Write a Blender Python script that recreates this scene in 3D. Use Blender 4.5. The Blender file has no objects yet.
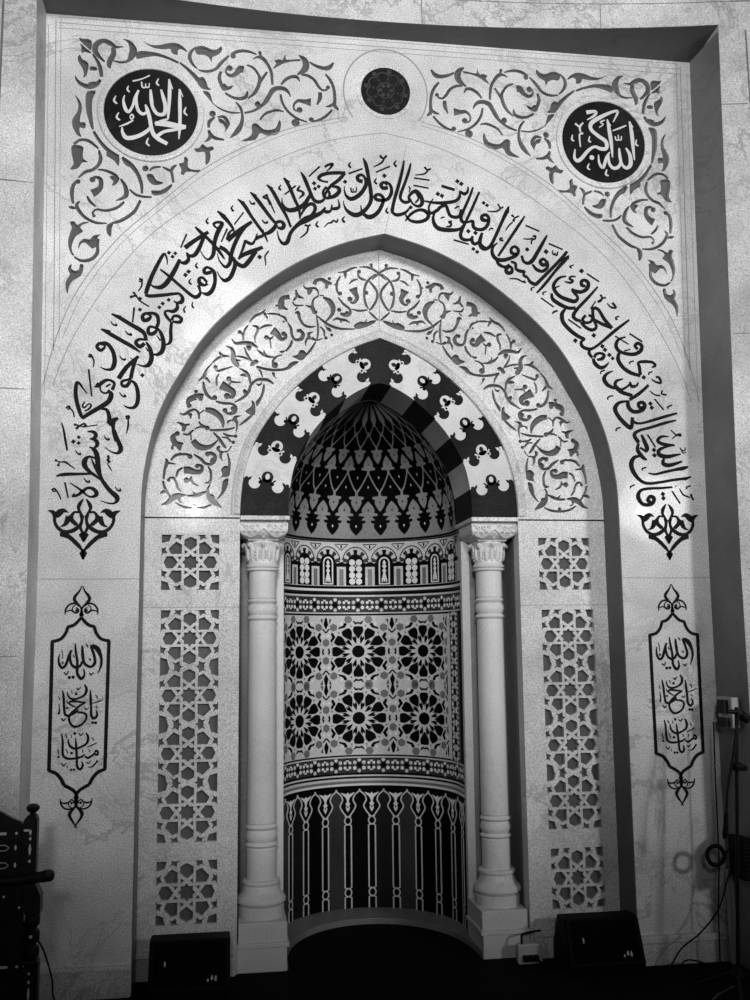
import bpy, bmesh, math, random
from mathutils import Vector, Matrix
# traced lettering and ornament in millimetres on the wall plane: kind x,z,width ...
INSC = """S -1664,2760,5 -1653,2723,9 -1644,2675,11 -1632,2617,8
D -1604,2664,15
D -1578,2687,13
D -1578,2657,13
S -1537,2717,7 -1508,2716,15 -1494,2699,19 -1507,2681,15 -1526,2680,5
S -1507,2681,13 -1488,2664,20 -1489,2644,17 -1502,2637,9
S -1525,2638,5 -1499,2623,20 -1485,2589,23 -1480,2548,23 -1466,2487,17 -1442,2446,19 -1415,2413,20 -1388,2389,24 -1381,2369,19 -1397,2352,9 -1427,2353,7 -1463,2365,3
S -1488,2579,9 -1524,2588,12 -1544,2571,23 -1546,2544,24 -1522,2513,17 -1489,2490,12 -1465,2470,8
S -1514,2578,5 -1497,2541,12 -1476,2494,8
S -1682,2487,7 -1645,2496,16 -1574,2499,13 -1509,2501,9 -1495,2497,4
S -1455,2696,4 -1441,2679,8 -1428,2678,9 -1433,2686,4
S -1407,2728,18 -1388,2680,19 -1371,2639,22 -1374,2618,20 -1390,2608,11 -1420,2617,6 -1448,2638,4
S -1593,2620,4 -1580,2603,7 -1568,2600,9 -1570,2609,4
C -1686,2567,6
S -1686,2567,5 -1666,2559,5 -1640,2559,9 -1620,2545,7 -1592,2526,4
C -1673,2543,7
S -1666,2559,5 -1673,2544,8
S -1433,2597,13 -1429,2580,11 -1438,2573,5 -1425,2566,12 -1433,2554,5 -1425,2539,7 -1411,2516,4
S -1547,2479,4 -1535,2462,8 -1520,2459,9 -1523,2470,4
S -1614,2453,5 -1585,2435,7 -1552,2411,12 -1525,2388,8 -1499,2385,13 -1483,2399,20 -1497,2422,17 -1526,2429,13 -1552,2411,15 -1577,2391,13 -1604,2384,7
D -1593,2392,13
S -1639,2456,8 -1621,2378,7
S -1702,2416,9 -1691,2423,9 -1681,2418,7 -1687,2410,7 -1699,2411,6
S -1682,2417,7 -1667,2397,7 -1655,2369,5
S -1393,2437,4 -1382,2420,7 -1367,2417,10 -1370,2430,4
S -1456,3166,10 -1487,3179,15 -1501,3161,16 -1482,3142,16 -1460,3161,11
S -1487,3182,8 -1453,3180,16 -1423,3143,19 -1411,3094,21 -1417,3058,21 -1433,3042,14 -1460,3044,8 -1484,3056,3
S -1541,3118,9 -1528,3115,10 -1533,3105,7 -1543,3111,6
S -1525,3111,9 -1514,3084,7 -1517,3052,5
S -1539,3041,9 -1520,2900,7
S -1387,3117,4 -1375,3100,7 -1358,3097,10 -1362,3104,3
S -1389,2996,22 -1351,3057,21 -1292,3117,15
S -1303,3104,15 -1317,3061,18 -1329,2998,18
S -1332,3109,3 -1311,3090,6
S -1326,2998,11 -1349,2990,12 -1372,2982,14 -1370,2961,15 -1348,2959,18 -1332,2984,16
S -1332,2991,8 -1305,2970,16 -1291,2922,19 -1293,2873,20 -1309,2848,16 -1336,2845,10 -1361,2857,4
D -1271,3017,15
S -1383,2925,4 -1371,2907,7 -1352,2903,10 -1361,2916,3
S -1543,2915,4 -1563,2939,8 -1583,2966,12 -1597,2966,16 -1600,2914,19 -1590,2859,19 -1572,2804,17 -1559,2785,13
S -1565,2785,16 -1517,2819,20 -1472,2848,22 -1436,2876,23 -1424,2911,23 -1435,2928,14
S -1420,2936,16 -1410,2971,14 -1439,2988,12 -1468,2976,19 -1488,2955,15 -1509,2951,6
D -1491,2962,16
S -1481,2952,8 -1474,2927,8 -1450,2918,10 -1431,2935,14
S -1451,2952,10 -1428,2967,7
S -1553,2872,5 -1564,2851,9 -1554,2840,8 -1535,2860,6 -1521,2853,9 -1536,2831,9 -1555,2823,4
S -1645,2837,9 -1629,2845,9 -1627,2834,7 -1638,2830,7
S -1626,2837,7 -1609,2817,7 -1603,2789,5
S -1471,2836,9 -1445,2832,15 -1432,2800,19 -1430,2762,22
S -1433,2755,23 -1411,2776,24 -1386,2790,11
S -1410,2773,19 -1409,2724,16 -1392,2669,18
S -1351,2795,10 -1335,2801,11 -1335,2788,9 -1348,2788,6
S -1338,2792,7 -1336,2753,9 -1344,2712,5
S -1604,2753,11 -1581,2747,7 -1554,2739,5
S -1593,2729,13 -1580,2742,9 -1555,2757,9 -1545,2746,11 -1558,2742,6
S -1548,2742,6 -1489,2752,5
S -1265,3448,14 -1241,3441,17 -1173,3449,17 -1112,3459,14 -1090,3458,13 -1074,3437,18 -1080,3415,21 -1104,3411,11 -1119,3420,6
S -1298,3531,10 -1283,3528,11 -1286,3517,8 -1298,3521,6
S -1283,3523,8 -1284,3494,8 -1301,3464,5
S -1342,3430,13 -1322,3438,10 -1305,3439,8
S -1326,3460,11 -1312,3442,8 -1288,3411,8 -1243,3384,6
D -1291,3425,14
D -1290,3366,14
S -1319,3377,10 -1326,3295,7
D -1145,3424,14
D -1175,3403,14
D -1192,3382,14
S -1104,3411,10 -1100,3382,18 -1120,3363,18 -1151,3365,11 -1163,3355,13 -1154,3333,15 -1133,3309,13
S -1126,3313,13 -1120,3335,13 -1099,3339,15 -1079,3325,17 -1085,3307,17 -1109,3306,13 -1123,3309,10
S -1128,3309,14 -1132,3255,17 -1130,3220,17 -1135,3195,15 -1158,3180,6
S -1056,3395,4 -1067,3376,8 -1061,3360,8 -1069,3364,4
S -1232,3334,10 -1259,3347,13 -1276,3332,18 -1269,3309,19 -1245,3316,19 -1232,3334,11
S -1266,3349,8 -1225,3349,15 -1201,3335,18 -1196,3296,17 -1210,3267,15
S -1200,3267,10 -1234,3277,13 -1247,3258,17 -1237,3237,18 -1213,3245,18 -1200,3267,11
S -1200,3273,7 -1179,3239,18 -1167,3190,21 -1174,3147,22 -1198,3129,15 -1223,3131,5
S -1203,3231,4 -1183,3204,8
S -1436,3298,4 -1423,3281,7 -1406,3278,10 -1411,3288,3
S -1362,3251,4 -1348,3234,8 -1330,3229,10 -1338,3240,3
S -1433,3337,7 -1387,3316,18 -1339,3287,19 -1291,3260,21 -1264,3237,19 -1256,3201,18
S -1431,3339,4 -1383,3325,8
S -1256,3205,10 -1290,3207,14 -1307,3189,18 -1286,3168,19 -1263,3187,18
S -1256,3194,8 -1235,3159,19 -1226,3110,22 -1240,3074,21 -1267,3065,10 -1301,3076,4
S -1259,3166,4 -1243,3145,8
S -1484,3254,5 -1438,3231,18 -1384,3200,19 -1330,3170,18 -1282,3138,6
S -1482,3257,4 -1435,3245,8
S -946,3884,4 -957,3864,9 -947,3852,9 -955,3854,4
S -907,3831,10 -918,3851,13 -897,3862,13 -873,3857,17 -883,3834,22 -900,3796,22 -913,3744,20 -916,3692,20 -930,3662,16 -951,3654,9 -972,3675,6 -985,3700,4
S -907,3831,9 -891,3830,13 -883,3838,14
S -1014,3829,9 -987,3803,17 -952,3772,16 -910,3729,16 -875,3683,14 -859,3658,5
S -1066,3711,23 -1021,3750,21 -945,3805,17
S -966,3782,17 -990,3718,20 -1013,3677,21 -1037,3668,16 -1055,3682,7
S -1056,3686,11 -1046,3651,18 -1061,3630,21 -1082,3630,13 -1096,3641,6
S -1092,3647,16 -1109,3603,21 -1135,3551,23 -1162,3510,24 -1189,3490,21 -1223,3493,11 -1244,3510,5
S -1058,3788,9 -1088,3710,7
S -999,3633,4 -1009,3615,9 -999,3604,9 -1008,3606,3
S -846,3829,9 -877,3753,7
D -1148,3681,14
D -1115,3679,14
D -1129,3660,14
S -1155,3615,4 -1157,3644,8 -1168,3673,10 -1182,3661,16 -1205,3613,18 -1231,3554,20 -1253,3488,21 -1262,3451,18
S -1191,3588,8 -1142,3550,14 -1087,3502,14 -1024,3450,17 -997,3448,20 -983,3474,13 -1001,3509,4
D -1045,3582,16
D -1061,3563,16
S -915,3589,10 -947,3610,13 -965,3595,17 -957,3577,18 -926,3585,17
S -936,3609,11 -912,3582,19 -908,3531,18 -921,3487,21 -945,3463,21 -976,3470,6
S -949,3526,14 -970,3551,13 -989,3546,16 -987,3522,21 -963,3511,14 -946,3522,14
S -992,3531,7 -987,3492,13 -983,3470,8
S -1032,3544,4 -1042,3526,9 -1030,3513,8 -1040,3517,4
S -1020,3418,4 -1025,3399,9 -1016,3385,8 -1025,3389,4
S -898,3590,4 -880,3558,8 -856,3541,19 -828,3560,21 -808,3609,21 -804,3638,20 -813,3670,14
S -900,3924,6 -868,3896,20 -839,3864,17 -815,3828,12 -814,3814,9
S -896,3925,4 -857,3900,7
S -816,3960,4 -826,3943,9 -815,3929,9 -825,3930,4
S -761,3924,7 -810,3853,7
S -815,3828,7 -839,3801,13 -847,3764,10
S -846,3764,26 -804,3803,23 -762,3838,22 -717,3874,15
S -749,3847,17 -783,3797,19 -810,3736,20 -827,3676,20 -831,3639,19 -851,3616,16 -872,3630,9 -890,3658,6 -896,3688,4
S -887,3725,19 -859,3711,20 -831,3683,17 -796,3641,19 -761,3624,22 -733,3651,23 -708,3689,20 -691,3708,14
S -787,3663,11 -761,3687,20 -719,3707,23 -658,3734,16
S -787,3663,7 -765,3716,13 -751,3768,14
S -753,3768,12 -733,3754,17 -712,3752,14 -698,3778,10 -688,3809,7
S -698,3775,12 -677,3791,17 -659,3799,13 -657,3833,7
S -656,3810,12 -631,3815,19 -606,3835,22 -585,3866,18
S -592,3855,12 -585,3877,16 -560,3882,16 -546,3864,20 -557,3845,20 -582,3848,10
S -793,3996,6 -759,3966,19 -720,3904,16 -677,3843,15 -649,3803,13 -633,3765,5
S -790,3996,4 -756,3977,9
S -727,4039,6 -692,4003,19 -649,3945,18 -614,3898,16 -585,3866,13
S -724,4039,4 -692,4020,9
S -731,3992,4 -720,3975,9 -703,3976,10 -710,3983,4
S -663,3888,4 -651,3872,9 -634,3873,10 -639,3882,4
S -660,4016,11 -639,4006,9
S -639,4032,8 -635,4010,10 -621,3984,15 -628,3976,8
S -618,3981,8 -596,3929,5
D -675,3679,17
S -627,3715,8 -638,3700,8 -647,3681,8 -643,3655,7 -643,3633,4
S -639,4086,6 -607,4051,18 -568,3978,18 -532,3912,15 -509,3853,11
S -638,4087,4 -605,4066,9
S -582,3831,4 -574,3790,9 -553,3761,17 -528,3770,22 -510,3823,18 -471,3870,21 -424,3903,34 -388,3920,24 -345,3945,19 -323,3976,10
S -460,3908,5 -453,3931,10 -424,3978,16 -392,3991,18 -378,3966,18 -396,3927,18 -428,3906,19
S -550,4130,6 -521,4090,18 -489,4012,16 -467,3961,15 -460,3901,7
S -546,4132,4 -516,4107,9
S -334,3956,13 -316,3950,19 -294,3959,12 -287,3993,8
S -287,3970,13 -269,3971,18 -247,3984,13 -254,4025,5
S -557,4016,4 -553,3979,11 -525,3950,21 -482,3956,24 -439,3985,22 -410,4032,18 -399,4052,10
S -456,4170,6 -435,4133,19 -410,4070,18 -388,4018,18 -359,4004,18 -330,4021,13 -323,4052,10
S -460,4090,8 -473,4066,13 -453,4060,11 -442,4045,15 -467,4017,4
S -483,4090,9 -543,4036,7
S -562,4090,4 -573,4072,10 -564,4061,9 -571,4063,4
S -660,4014,10 -636,4031,9
S -639,4034,8 -628,3997,11 -619,3981,13
S -618,3983,8 -596,3931,5
S -353,4207,9 -413,4146,7
S -326,4205,11 -308,4219,13 -282,4226,13 -293,4205,11 -315,4182,4
D -384,4109,16
D -359,4092,15
D -379,4079,15
S -213,4181,12 -250,4177,18 -301,4172,18 -344,4158,19 -359,4138,16 -337,4124,10 -308,4121,11
S -217,4177,17 -250,4136,18 -294,4099,16 -323,4052,13
S -316,4094,10 -334,4067,13 -330,4036,13 -305,4030,15 -301,4061,13 -319,4090,8
S -294,4096,8 -257,4094,18 -247,4072,21 -272,4043,21 -309,4030,16
D -215,4128,16
S -183,4242,5 -194,4224,10 -184,4212,9 -192,4214,4
S -362,3895,4 -374,3875,10 -362,3862,9 -371,3864,4
S -255,3915,5 -262,3896,10 -280,3903,8 -291,3891,10 -309,3886,7 -330,3862,4
S -219,3929,4 -231,3909,10 -219,3897,10 -230,3898,4
S -435,3870,11 -417,3865,9
S -403,3874,8 -416,3862,9 -421,3835,10 -439,3812,8 -460,3796,5
S -195,4176,9 -118,4209,8
S -103,4151,11 -122,4173,14 -146,4162,18 -142,4141,20 -118,4134,20
S -114,4171,11 -98,4132,20 -115,4085,20 -148,4048,22 -185,4031,21 -210,4049,13 -219,4079,7 -219,4102,4
S -184,4096,7 -180,4073,8 -170,4072,7 -172,4093,4
S -170,4074,8 -155,4073,7 -153,4102,5
S -115,4271,6 -99,4232,20 -85,4156,18 -75,4087,20 -73,4033,20 -94,3987,19 -131,3950,24 -167,3941,24 -204,3962,16 -222,3995,7 -224,4019,4
S -113,4271,5 -92,4228,6
S -218,3930,4 -231,3911,10 -219,3896,9 -230,3900,4
C -17,4287,7
S -21,4287,11 -2,4275,11 16,4293,11
S 5,4281,8 -10,4253,10 -40,4232,7 -58,4225,5
S -44,4193,8 34,4232,8
D 2,4175,17
S -42,4158,5 -52,4138,10 -41,4126,9 -50,4127,4
S 18,4123,12 0,4137,15 -18,4121,18 -5,4103,20 21,4108,18
S 7,4142,11 33,4124,15 41,4086,18 24,4047,18 -5,4033,18 -42,4035,18 -51,4054,17 -34,4066,15 -12,4056,17 -5,4030,17 -28,3975,20 -58,3943,22 -91,3933,24 -120,3955,13 -129,3985,7 -129,4000,4
S 70,4267,5 57,4249,10 69,4233,9 59,4235,4
S 18,3993,5 9,3973,10 19,3961,10 10,3962,4
S 113,4270,9 101,4205,15 77,4111,17 54,4033,17 42,3971,17
S 38,3971,12 67,3953,18 112,3967,15 142,3999,8
D 146,4001,15
S 115,3959,8 141,3926,14 185,3919,18 230,3935,18 244,3965,21 216,3988,18 179,3984,15 141,3957,14 115,3920,7
S 150,4256,9 138,4207,15 114,4136,15 91,4073,17 92,4043,15 113,4028,17 140,4034,14
S 142,4030,8 136,4060,14 158,4089,17 181,4094,20 206,4064,20 209,4026,20 187,4009,15 157,4023,11 143,4053,9
S 181,4105,12 166,4085,15
S 177,4086,9 191,4056,11 172,4028,9
S 137,4122,7 144,4107,8 137,4087,5
C 230,4236,6
S 228,4238,9 243,4223,10 262,4232,9
S 250,4228,8 231,4203,9 205,4194,7 173,4190,5
S 167,4172,8 254,4164,8
S 163,4129,8 248,4117,8
S 320,4135,14 357,4125,15 395,4116,14
D 411,4167,17
D 433,4153,17
S 472,4139,7 466,4108,14 447,4095,17 425,4110,10
S 425,4113,10 420,4074,15 393,4050,17 333,4037,18 273,4035,14 221,4042,7
D 299,4087,17
D 322,4077,17
S 272,4058,5 254,4026,10 246,3999,11 258,3973,15 291,3990,17 317,4015,17 344,4020,17 354,3993,17 365,3967,17 391,3957,18 418,3966,17 430,4005,14
S 499,4137,10 477,4077,14 445,4006,15 427,3959,17 436,3932,18 470,3934,11
S 535,4113,10 506,4048,14 466,3961,14 443,3913,15 423,3866,18 426,3839,18 448,3829,17 478,3834,14 490,3854,11
S 287,3990,5 270,3950,14 276,3912,20 300,3887,23 345,3881,23 397,3884,18 427,3897,14 444,3923,9
S 470,3934,11 492,3939,17 495,3908,18 514,3894,18 548,3895,18 575,3920,18 584,3959,17 569,3980,17 545,3971,17 549,3950,21 576,3947,15
S 392,4007,7 408,4019,8 421,4019,7
S 311,3945,5 324,3953,8 335,3952,5
S 376,3933,7 359,3928,13 371,3917,11 364,3903,11 341,3900,5
D 466,3880,17
D 506,3872,17
S 490,3854,10 486,3823,18 500,3808,17 523,3821,15 534,3852,14 543,3876,9
S 529,3825,14 539,3799,18 560,3784,20
D 492,3779,15
D 513,3763,15
S 382,3826,9 466,3805,8
D 557,4049,15
D 576,4036,15
S 582,3889,5 593,3902,8 609,3902,7
C 639,4044,5
S 641,4044,9 652,4024,8 669,4032,9
S 658,4027,8 634,4006,9 604,4001,7 577,4003,5
S 700,4037,6 685,4001,20 659,3946,17 619,3858,17 587,3799,17 556,3782,20 534,3793,18 531,3823,17 547,3874,8
S 701,4037,5 697,3998,8
S 714,3987,12 729,3976,9
S 756,3983,9 732,3969,9 724,3949,15
S 720,3945,8 697,3924,8 679,3894,5
S 790,3984,8 758,3935,15 710,3863,15 662,3791,14 631,3744,12
S 629,3820,7 606,3800,12 597,3765,18 615,3731,20 653,3722,21 698,3735,18 737,3756,17 747,3786,17 727,3804,15 708,3792,15 709,3766,18 737,3760,15
S 660,3849,9 645,3848,9 648,3837,11 664,3836,8
S 619,3728,11 633,3698,17 667,3684,15 694,3700,11
S 697,3693,14 674,3670,20 682,3650,20 705,3656,18 707,3678,15 690,3693,11
S 702,3716,11 728,3706,15 731,3675,15 757,3663,18 780,3664,14
S 781,3666,11 773,3641,15 794,3630,15
S 794,3632,11 808,3606,17 838,3592,20 862,3612,18 941,3692,17 1005,3761,17 1028,3791,14
S 778,3852,5 809,3851,8 832,3857,9
S 832,3869,9 848,3870,11 843,3852,9 828,3857,7
S 840,3854,7 824,3841,8 825,3822,7
S 792,3931,9 872,3900,8
D 798,3791,17
S 915,3879,9 889,3833,17 852,3769,20 824,3726,22 797,3711,18 774,3723,15 766,3754,14
S 906,3725,14 889,3740,15 870,3724,18 884,3705,20 907,3712,17
S 908,3729,17 912,3695,17 883,3669,17 849,3677,18 825,3706,11
D 906,3783,19
S 923,3831,9 1003,3800,8
S 974,3787,7 967,3765,9 956,3768,7
S 958,3780,5 956,3768,9 943,3774,7 946,3793,5
S 1035,3766,6 1016,3742,20 956,3674,15 892,3594,15 844,3542,10
S 1037,3768,5 1033,3743,6
S 834,3576,5 815,3568,8 816,3553,7
S 693,3618,6 733,3618,8 763,3604,8 785,3601,8
S 774,3612,7 778,3595,8
S 900,3553,6 879,3544,8 884,3532,7
S 1063,3714,5 1041,3703,9 1051,3693,7
D 1107,3680,19
S 1137,3666,9 1207,3622,8
S 1072,3646,7 1045,3645,10 1037,3631,13 1056,3622,11 1040,3609,13 1006,3614,5
S 1018,3646,7 976,3634,14 943,3594,18 950,3556,20 979,3527,20 1025,3509,22 1063,3503,20 1079,3527,15 1057,3553,14 1046,3573,11
S 1046,3575,8 1073,3560,19 1103,3559,19 1135,3579,20 1144,3610,20 1126,3627,17 1104,3620,17 1107,3597,19 1128,3593,12
S 930,3544,12 935,3510,20 977,3481,21 1023,3463,18 1065,3465,17
S 1198,3593,9 1141,3529,15 1076,3462,17 1050,3422,20 1062,3400,18 1093,3390,15
S 1121,3425,14 1102,3401,15 1116,3383,15 1147,3388,14 1159,3415,14 1137,3427,12
S 1093,3386,18 1118,3356,17 1156,3342,18 1180,3362,15 1166,3404,15 1163,3457,17 1177,3469,17 1200,3455,17 1228,3406,19 1270,3355,20
S 1269,3358,17 1212,3379,18 1166,3404,14
D 1163,3312,18
D 1055,3278,18
S 1211,3548,11 1222,3530,9
S 1242,3531,9 1222,3526,9 1210,3513,14 1194,3504,12
S 1182,3508,7 1150,3464,6
S 1248,3499,5 1270,3477,10 1298,3476,12 1279,3504,13
S 978,3588,6 957,3579,8 950,3564,5
S 868,3515,8 939,3465,8
S 961,3446,8 938,3437,10 930,3426,7
S 1019,3398,8 1091,3349,8
S 1316,3426,7 1297,3420,9 1297,3408,9 1306,3410,4
S 1007,3459,10 985,3428,21 989,3382,21 1026,3338,21 1070,3305,20 1112,3287,15
S 1112,3287,9 1089,3272,15 1095,3245,18 1129,3233,17 1159,3240,14 1207,3275,14 1287,3343,17 1373,3408,10
S 1286,3312,7 1362,3267,7
D 1210,3251,17
D 1224,3231,17
D 1248,3203,17
D 1266,3184,15
S 1140,3237,11 1131,3210,17 1149,3184,15
S 1161,3185,14 1171,3204,15 1197,3211,14 1218,3200,17 1203,3179,18 1176,3174,11
S 1153,3181,14 1163,3151,21 1193,3129,20 1220,3137,15 1244,3161,5
S 1219,3115,7 1196,3107,8 1193,3091,5
S 1371,3329,9 1444,3284,9
S 1348,3309,7 1305,3292,15 1289,3257,20 1305,3227,18 1343,3213,17
S 1372,3239,6 1336,3228,8
S 1343,3213,18 1390,3211,19 1430,3231,20 1439,3261,19 1416,3275,17 1400,3259,17 1415,3240,14
S 1309,3224,14 1297,3181,21 1321,3137,20 1369,3104,20 1423,3090,17
S 1423,3094,17 1419,3139,17 1415,3164,14 1450,3171,17 1497,3168,14 1511,3150,17 1491,3138,5
S 1388,3173,7 1364,3164,8 1365,3153,5
D 1442,3081,17
S 1494,3115,7 1473,3107,8 1474,3095,5
S 1488,3073,5 1507,3058,10 1540,3052,12 1531,3082,13 1512,3085,10
S 1265,3112,5 1230,3096,14 1211,3066,21 1231,3032,21 1272,3014,15
S 1321,3069,7 1282,3056,15 1275,3030,18 1303,3008,15 1334,3020,12 1358,3039,11
S 1359,3054,11 1369,3028,17 1397,3033,12 1409,3052,6
S 1273,3018,12 1310,2993,20 1371,2976,17
S 1468,3038,14 1410,2988,17 1353,2953,18
S 1343,2949,17 1345,2911,21 1374,2885,20 1421,2894,20 1440,2921,20 1427,2939,18 1403,2931,17 1410,2909,17 1430,2913,12
S 1473,3005,5 1503,2983,8 1534,2980,8
S 1547,3010,8 1542,2991,10 1569,2984,10
S 1259,2973,7 1232,2965,8 1227,2949,7
S 1498,2961,8 1549,2899,8
D 1473,2933,17
D 1480,2910,17
S 1600,2928,7 1573,2916,8 1575,2905,5
S 1333,2943,11 1291,2933,17 1267,2900,23 1286,2855,21 1330,2808,23 1356,2797,20 1365,2853,17
S 1363,2853,14 1373,2827,15 1415,2821,12 1486,2841,15 1565,2865,15 1626,2882,10
S 1618,2842,8 1547,2824,15 1468,2799,14 1398,2779,15 1371,2753,20 1395,2712,20
S 1412,2757,11 1426,2724,20 1441,2680,23 1427,2661,14
S 1394,2709,12 1386,2671,20 1414,2631,20 1436,2617,9
S 1401,2685,11 1427,2668,12
S 1295,2796,7 1272,2788,8 1267,2773,7
S 1447,2758,8 1490,2688,8
D 1481,2673,17
D 1482,2643,17
S 1570,2749,5 1527,2748,14 1505,2725,18 1533,2707,18 1602,2701,11
S 1602,2699,5 1555,2693,11 1510,2673,18 1511,2647,23 1552,2637,21 1599,2645,15 1635,2653,7
S 1537,2629,11 1529,2599,21 1558,2589,21 1597,2597,17 1640,2612,10
S 1584,2787,5 1613,2761,8 1637,2765,10 1639,2754,8 1617,2757,7 1589,2738,5
S 1633,2688,6 1644,2672,7 1662,2676,6 1660,2691,5
S 1644,2672,7 1648,2659,6 1666,2663,6
S 1400,2638,11 1366,2630,18 1346,2597,24 1354,2553,23 1386,2509,18 1431,2487,15 1508,2494,14 1586,2508,14 1648,2516,14 1688,2526,8
S 1648,2512,17 1668,2520,12
S 1442,2543,7 1480,2538,11 1527,2549,14 1597,2565,15 1644,2573,20 1674,2583,8
S 1432,2576,7 1408,2568,8 1408,2557,5
S 1362,2479,6 1337,2468,8 1334,2457,5
S 1576,2468,10 1514,2462,12 1437,2458,14 1392,2446,16 1376,2413,22 1395,2377,19 1425,2368,18 1456,2377,19 1467,2403,20 1447,2416,18 1430,2392,18 1449,2385,13
D 1519,2429,17
D 1521,2406,17
D 1596,2473,6
S 1573,2446,8 1616,2377,8
S 1617,2460,5 1636,2427,8 1674,2412,8
S 1682,2431,10 1685,2413,11 1696,2398,9
S 1683,2477,7 1660,2469,8 1657,2457,7"""
FIN = """S -7,2373,5 -24,2346,17 -29,2324,14 -18,2302,11 -6,2286,6
S -20,2303,8 -47,2306,11 -61,2285,15 -51,2260,11 -26,2239,10 -13,2266,10 -21,2296,8
S -8,2288,14 -12,2252,12 -17,2230,13 -5,2200,13
S -176,2314,3 -152,2305,18 -136,2289,26 -118,2305,29 -100,2313,19 -78,2304,3
S -144,2298,14 -142,2257,14 -126,2227,15 -97,2208,16 -65,2209,18 -39,2222,19 -18,2239,17
S -76,2285,24 -83,2258,23 -97,2240,13 -116,2233,3
S -78,2285,22 -61,2266,20 -37,2242,18
S -115,2193,17 -94,2193,25 -70,2181,20 -43,2158,19 -18,2131,16 -3,2110,5
Q 5,2121 6,2069 -3,2069 -20,2100 -4,2121
Q 3,2209 4,2156 -4,2156 -25,2193 -8,2209"""
CART = """S -2,1938,4 -13,1912,8 -32,1888,13 -36,1870,14 -23,1853,12
S -24,1854,9 -7,1836,8 1,1815,9 0,1789,16
C -1,1796,10
S -77,1795,3 -77,1820,8 -60,1845,8 -32,1852,9 -11,1838,8
S -79,1810,5 -56,1818,6 -44,1815,8 -28,1805,8 -14,1812,6 -18,1826,6 -29,1830,4
C -23,1817,7
S -44,1815,6 -43,1833,5 -29,1844,4
S 0,1783,13 -19,1760,14 -39,1744,14 -65,1737,14
S -63,1738,14 -73,1706,14 -98,1677,14 -139,1666,14
S -135,1669,15 -131,1047,15
S -132,1051,14 -97,1036,15 -72,1007,15 -59,980,15
S -59,980,14 -30,965,14 -7,947,14 3,923,13
C 3,921,9
S 2,927,13 2,907,12 3,887,8 -15,865,10 -28,848,15 -25,828,11 7,780,4
S -74,918,3 -71,894,7 -56,874,7 -32,867,7 -8,877,6 3,895,7
S -72,901,5 -53,896,7 -33,901,7 -23,912,6 -12,905,5 -11,895,5
C -21,896,6
S -38,899,5 -32,882,5 -20,874,4"""
TEXT = """S -87,1627,3 -89,1613,4
S -97,1607,3 -102,1586,8 -98,1555,12 -84,1539,13 -67,1554,13 -53,1599,13 -42,1625,8
S -47,1620,7 -49,1586,12 -40,1554,12 -20,1540,13 0,1547,12 12,1569,11
S -26,1656,5 -22,1617,11 -14,1572,12 -13,1540,13 -12,1511,13 6,1485,15 22,1503,10 17,1532,6
S 8,1646,8 10,1612,14 17,1567,13 33,1548,12 55,1543,13 70,1561,14 67,1593,13 53,1634,13 51,1648,12
S 53,1646,14 80,1629,23 99,1588,14 100,1547,11 85,1507,3
S 26,1653,7 35,1637,5
S 43,1584,4 48,1573,6 52,1580,3
S -86,1616,3 -83,1591,4 -88,1582,3
S -88,1564,4 -84,1569,4 -79,1563,4 -83,1557,4 -88,1563,4
S -75,1516,6 -61,1504,6
S -53,1523,5 -61,1506,6
S 45,1512,7 56,1500,7
S 65,1514,6 54,1502,5
S -35,1604,3 -28,1588,6
C -49,1492,8
C -31,1493,8
S 24,1457,6 34,1435,13 28,1410,12 2,1393,9 -29,1387,11 -50,1400,8 -56,1425,4
C -15,1412,7
S -13,1441,6 -5,1430,7
S 6,1445,5 -5,1430,6
S -35,1429,3 -36,1418,4 -30,1414,4
S -79,1431,5 -73,1396,11 -70,1352,11 -64,1316,12 -49,1309,12 -27,1317,11 -7,1330,10 -5,1339,5
S 33,1371,5 7,1373,9 -33,1377,10 -47,1369,8 -30,1355,7 -15,1348,4
S 29,1369,8 3,1355,10 -19,1335,11 -39,1315,11 -45,1293,11 -34,1266,11 -12,1255,11 19,1268,10 36,1292,10 34,1314,10 13,1323,10 -5,1323,8
S 52,1430,5 55,1390,12 58,1345,11 60,1309,12 73,1293,12 88,1308,11 82,1332,5
S 64,1365,4 91,1373,6 114,1383,4
C 68,1273,7
C 82,1272,7
S 77,1407,4 85,1396,6 87,1385,3
S 82,1355,3 85,1344,4 92,1346,3
S -97,1401,4 -90,1384,5
S -94,1366,4 -91,1339,6 -93,1321,9
C -94,1321,6
S -81,1297,6 -70,1284,7
S -60,1297,5 -70,1284,7
C -55,1346,6
S 27,1345,5 37,1335,5
S 47,1346,4 37,1335,5
S -59,1383,4 -52,1367,5
S -77,1222,6 -71,1184,10 -70,1135,11 -62,1113,11 -38,1104,11 1,1107,10 25,1115,9 34,1124,6
S 36,1115,7 49,1106,11 71,1118,10 82,1129,8
S 84,1131,9 86,1139,10 96,1134,9 94,1120,10 84,1122,9 79,1129,8
S 37,1226,6 48,1203,12 43,1177,11 22,1162,10 -9,1151,11 -33,1161,11 -45,1183,8 -43,1199,4
S -11,1202,5 -7,1160,11 -3,1112,11 0,1067,11 14,1053,11 26,1069,11 21,1090,5
C -16,1223,7
S 3,1223,6 14,1212,6
S 25,1227,5 14,1212,6
S 46,1157,4 70,1167,6 92,1178,4
S 67,1203,4 74,1188,6
C -28,1131,7
S -55,1150,4 -45,1129,5
S 22,1147,4 26,1132,6
S 53,1146,4 57,1133,5
S 51,1062,3 72,1065,8 92,1087,8
C 93,1088,6
S 42,1087,5 52,1078,6
S 64,1093,4 52,1078,5
S -94,1153,5 -89,1136,5 -87,1123,4
C -89,1114,6
S -75,1084,5 -63,1070,6
S -52,1085,4 -63,1070,6
S -44,1060,4 -48,1072,3
C -28,1052,6
C -14,1052,6
S -59,1220,5 -50,1202,5
S -33,1218,3 -30,1201,4"""
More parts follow.
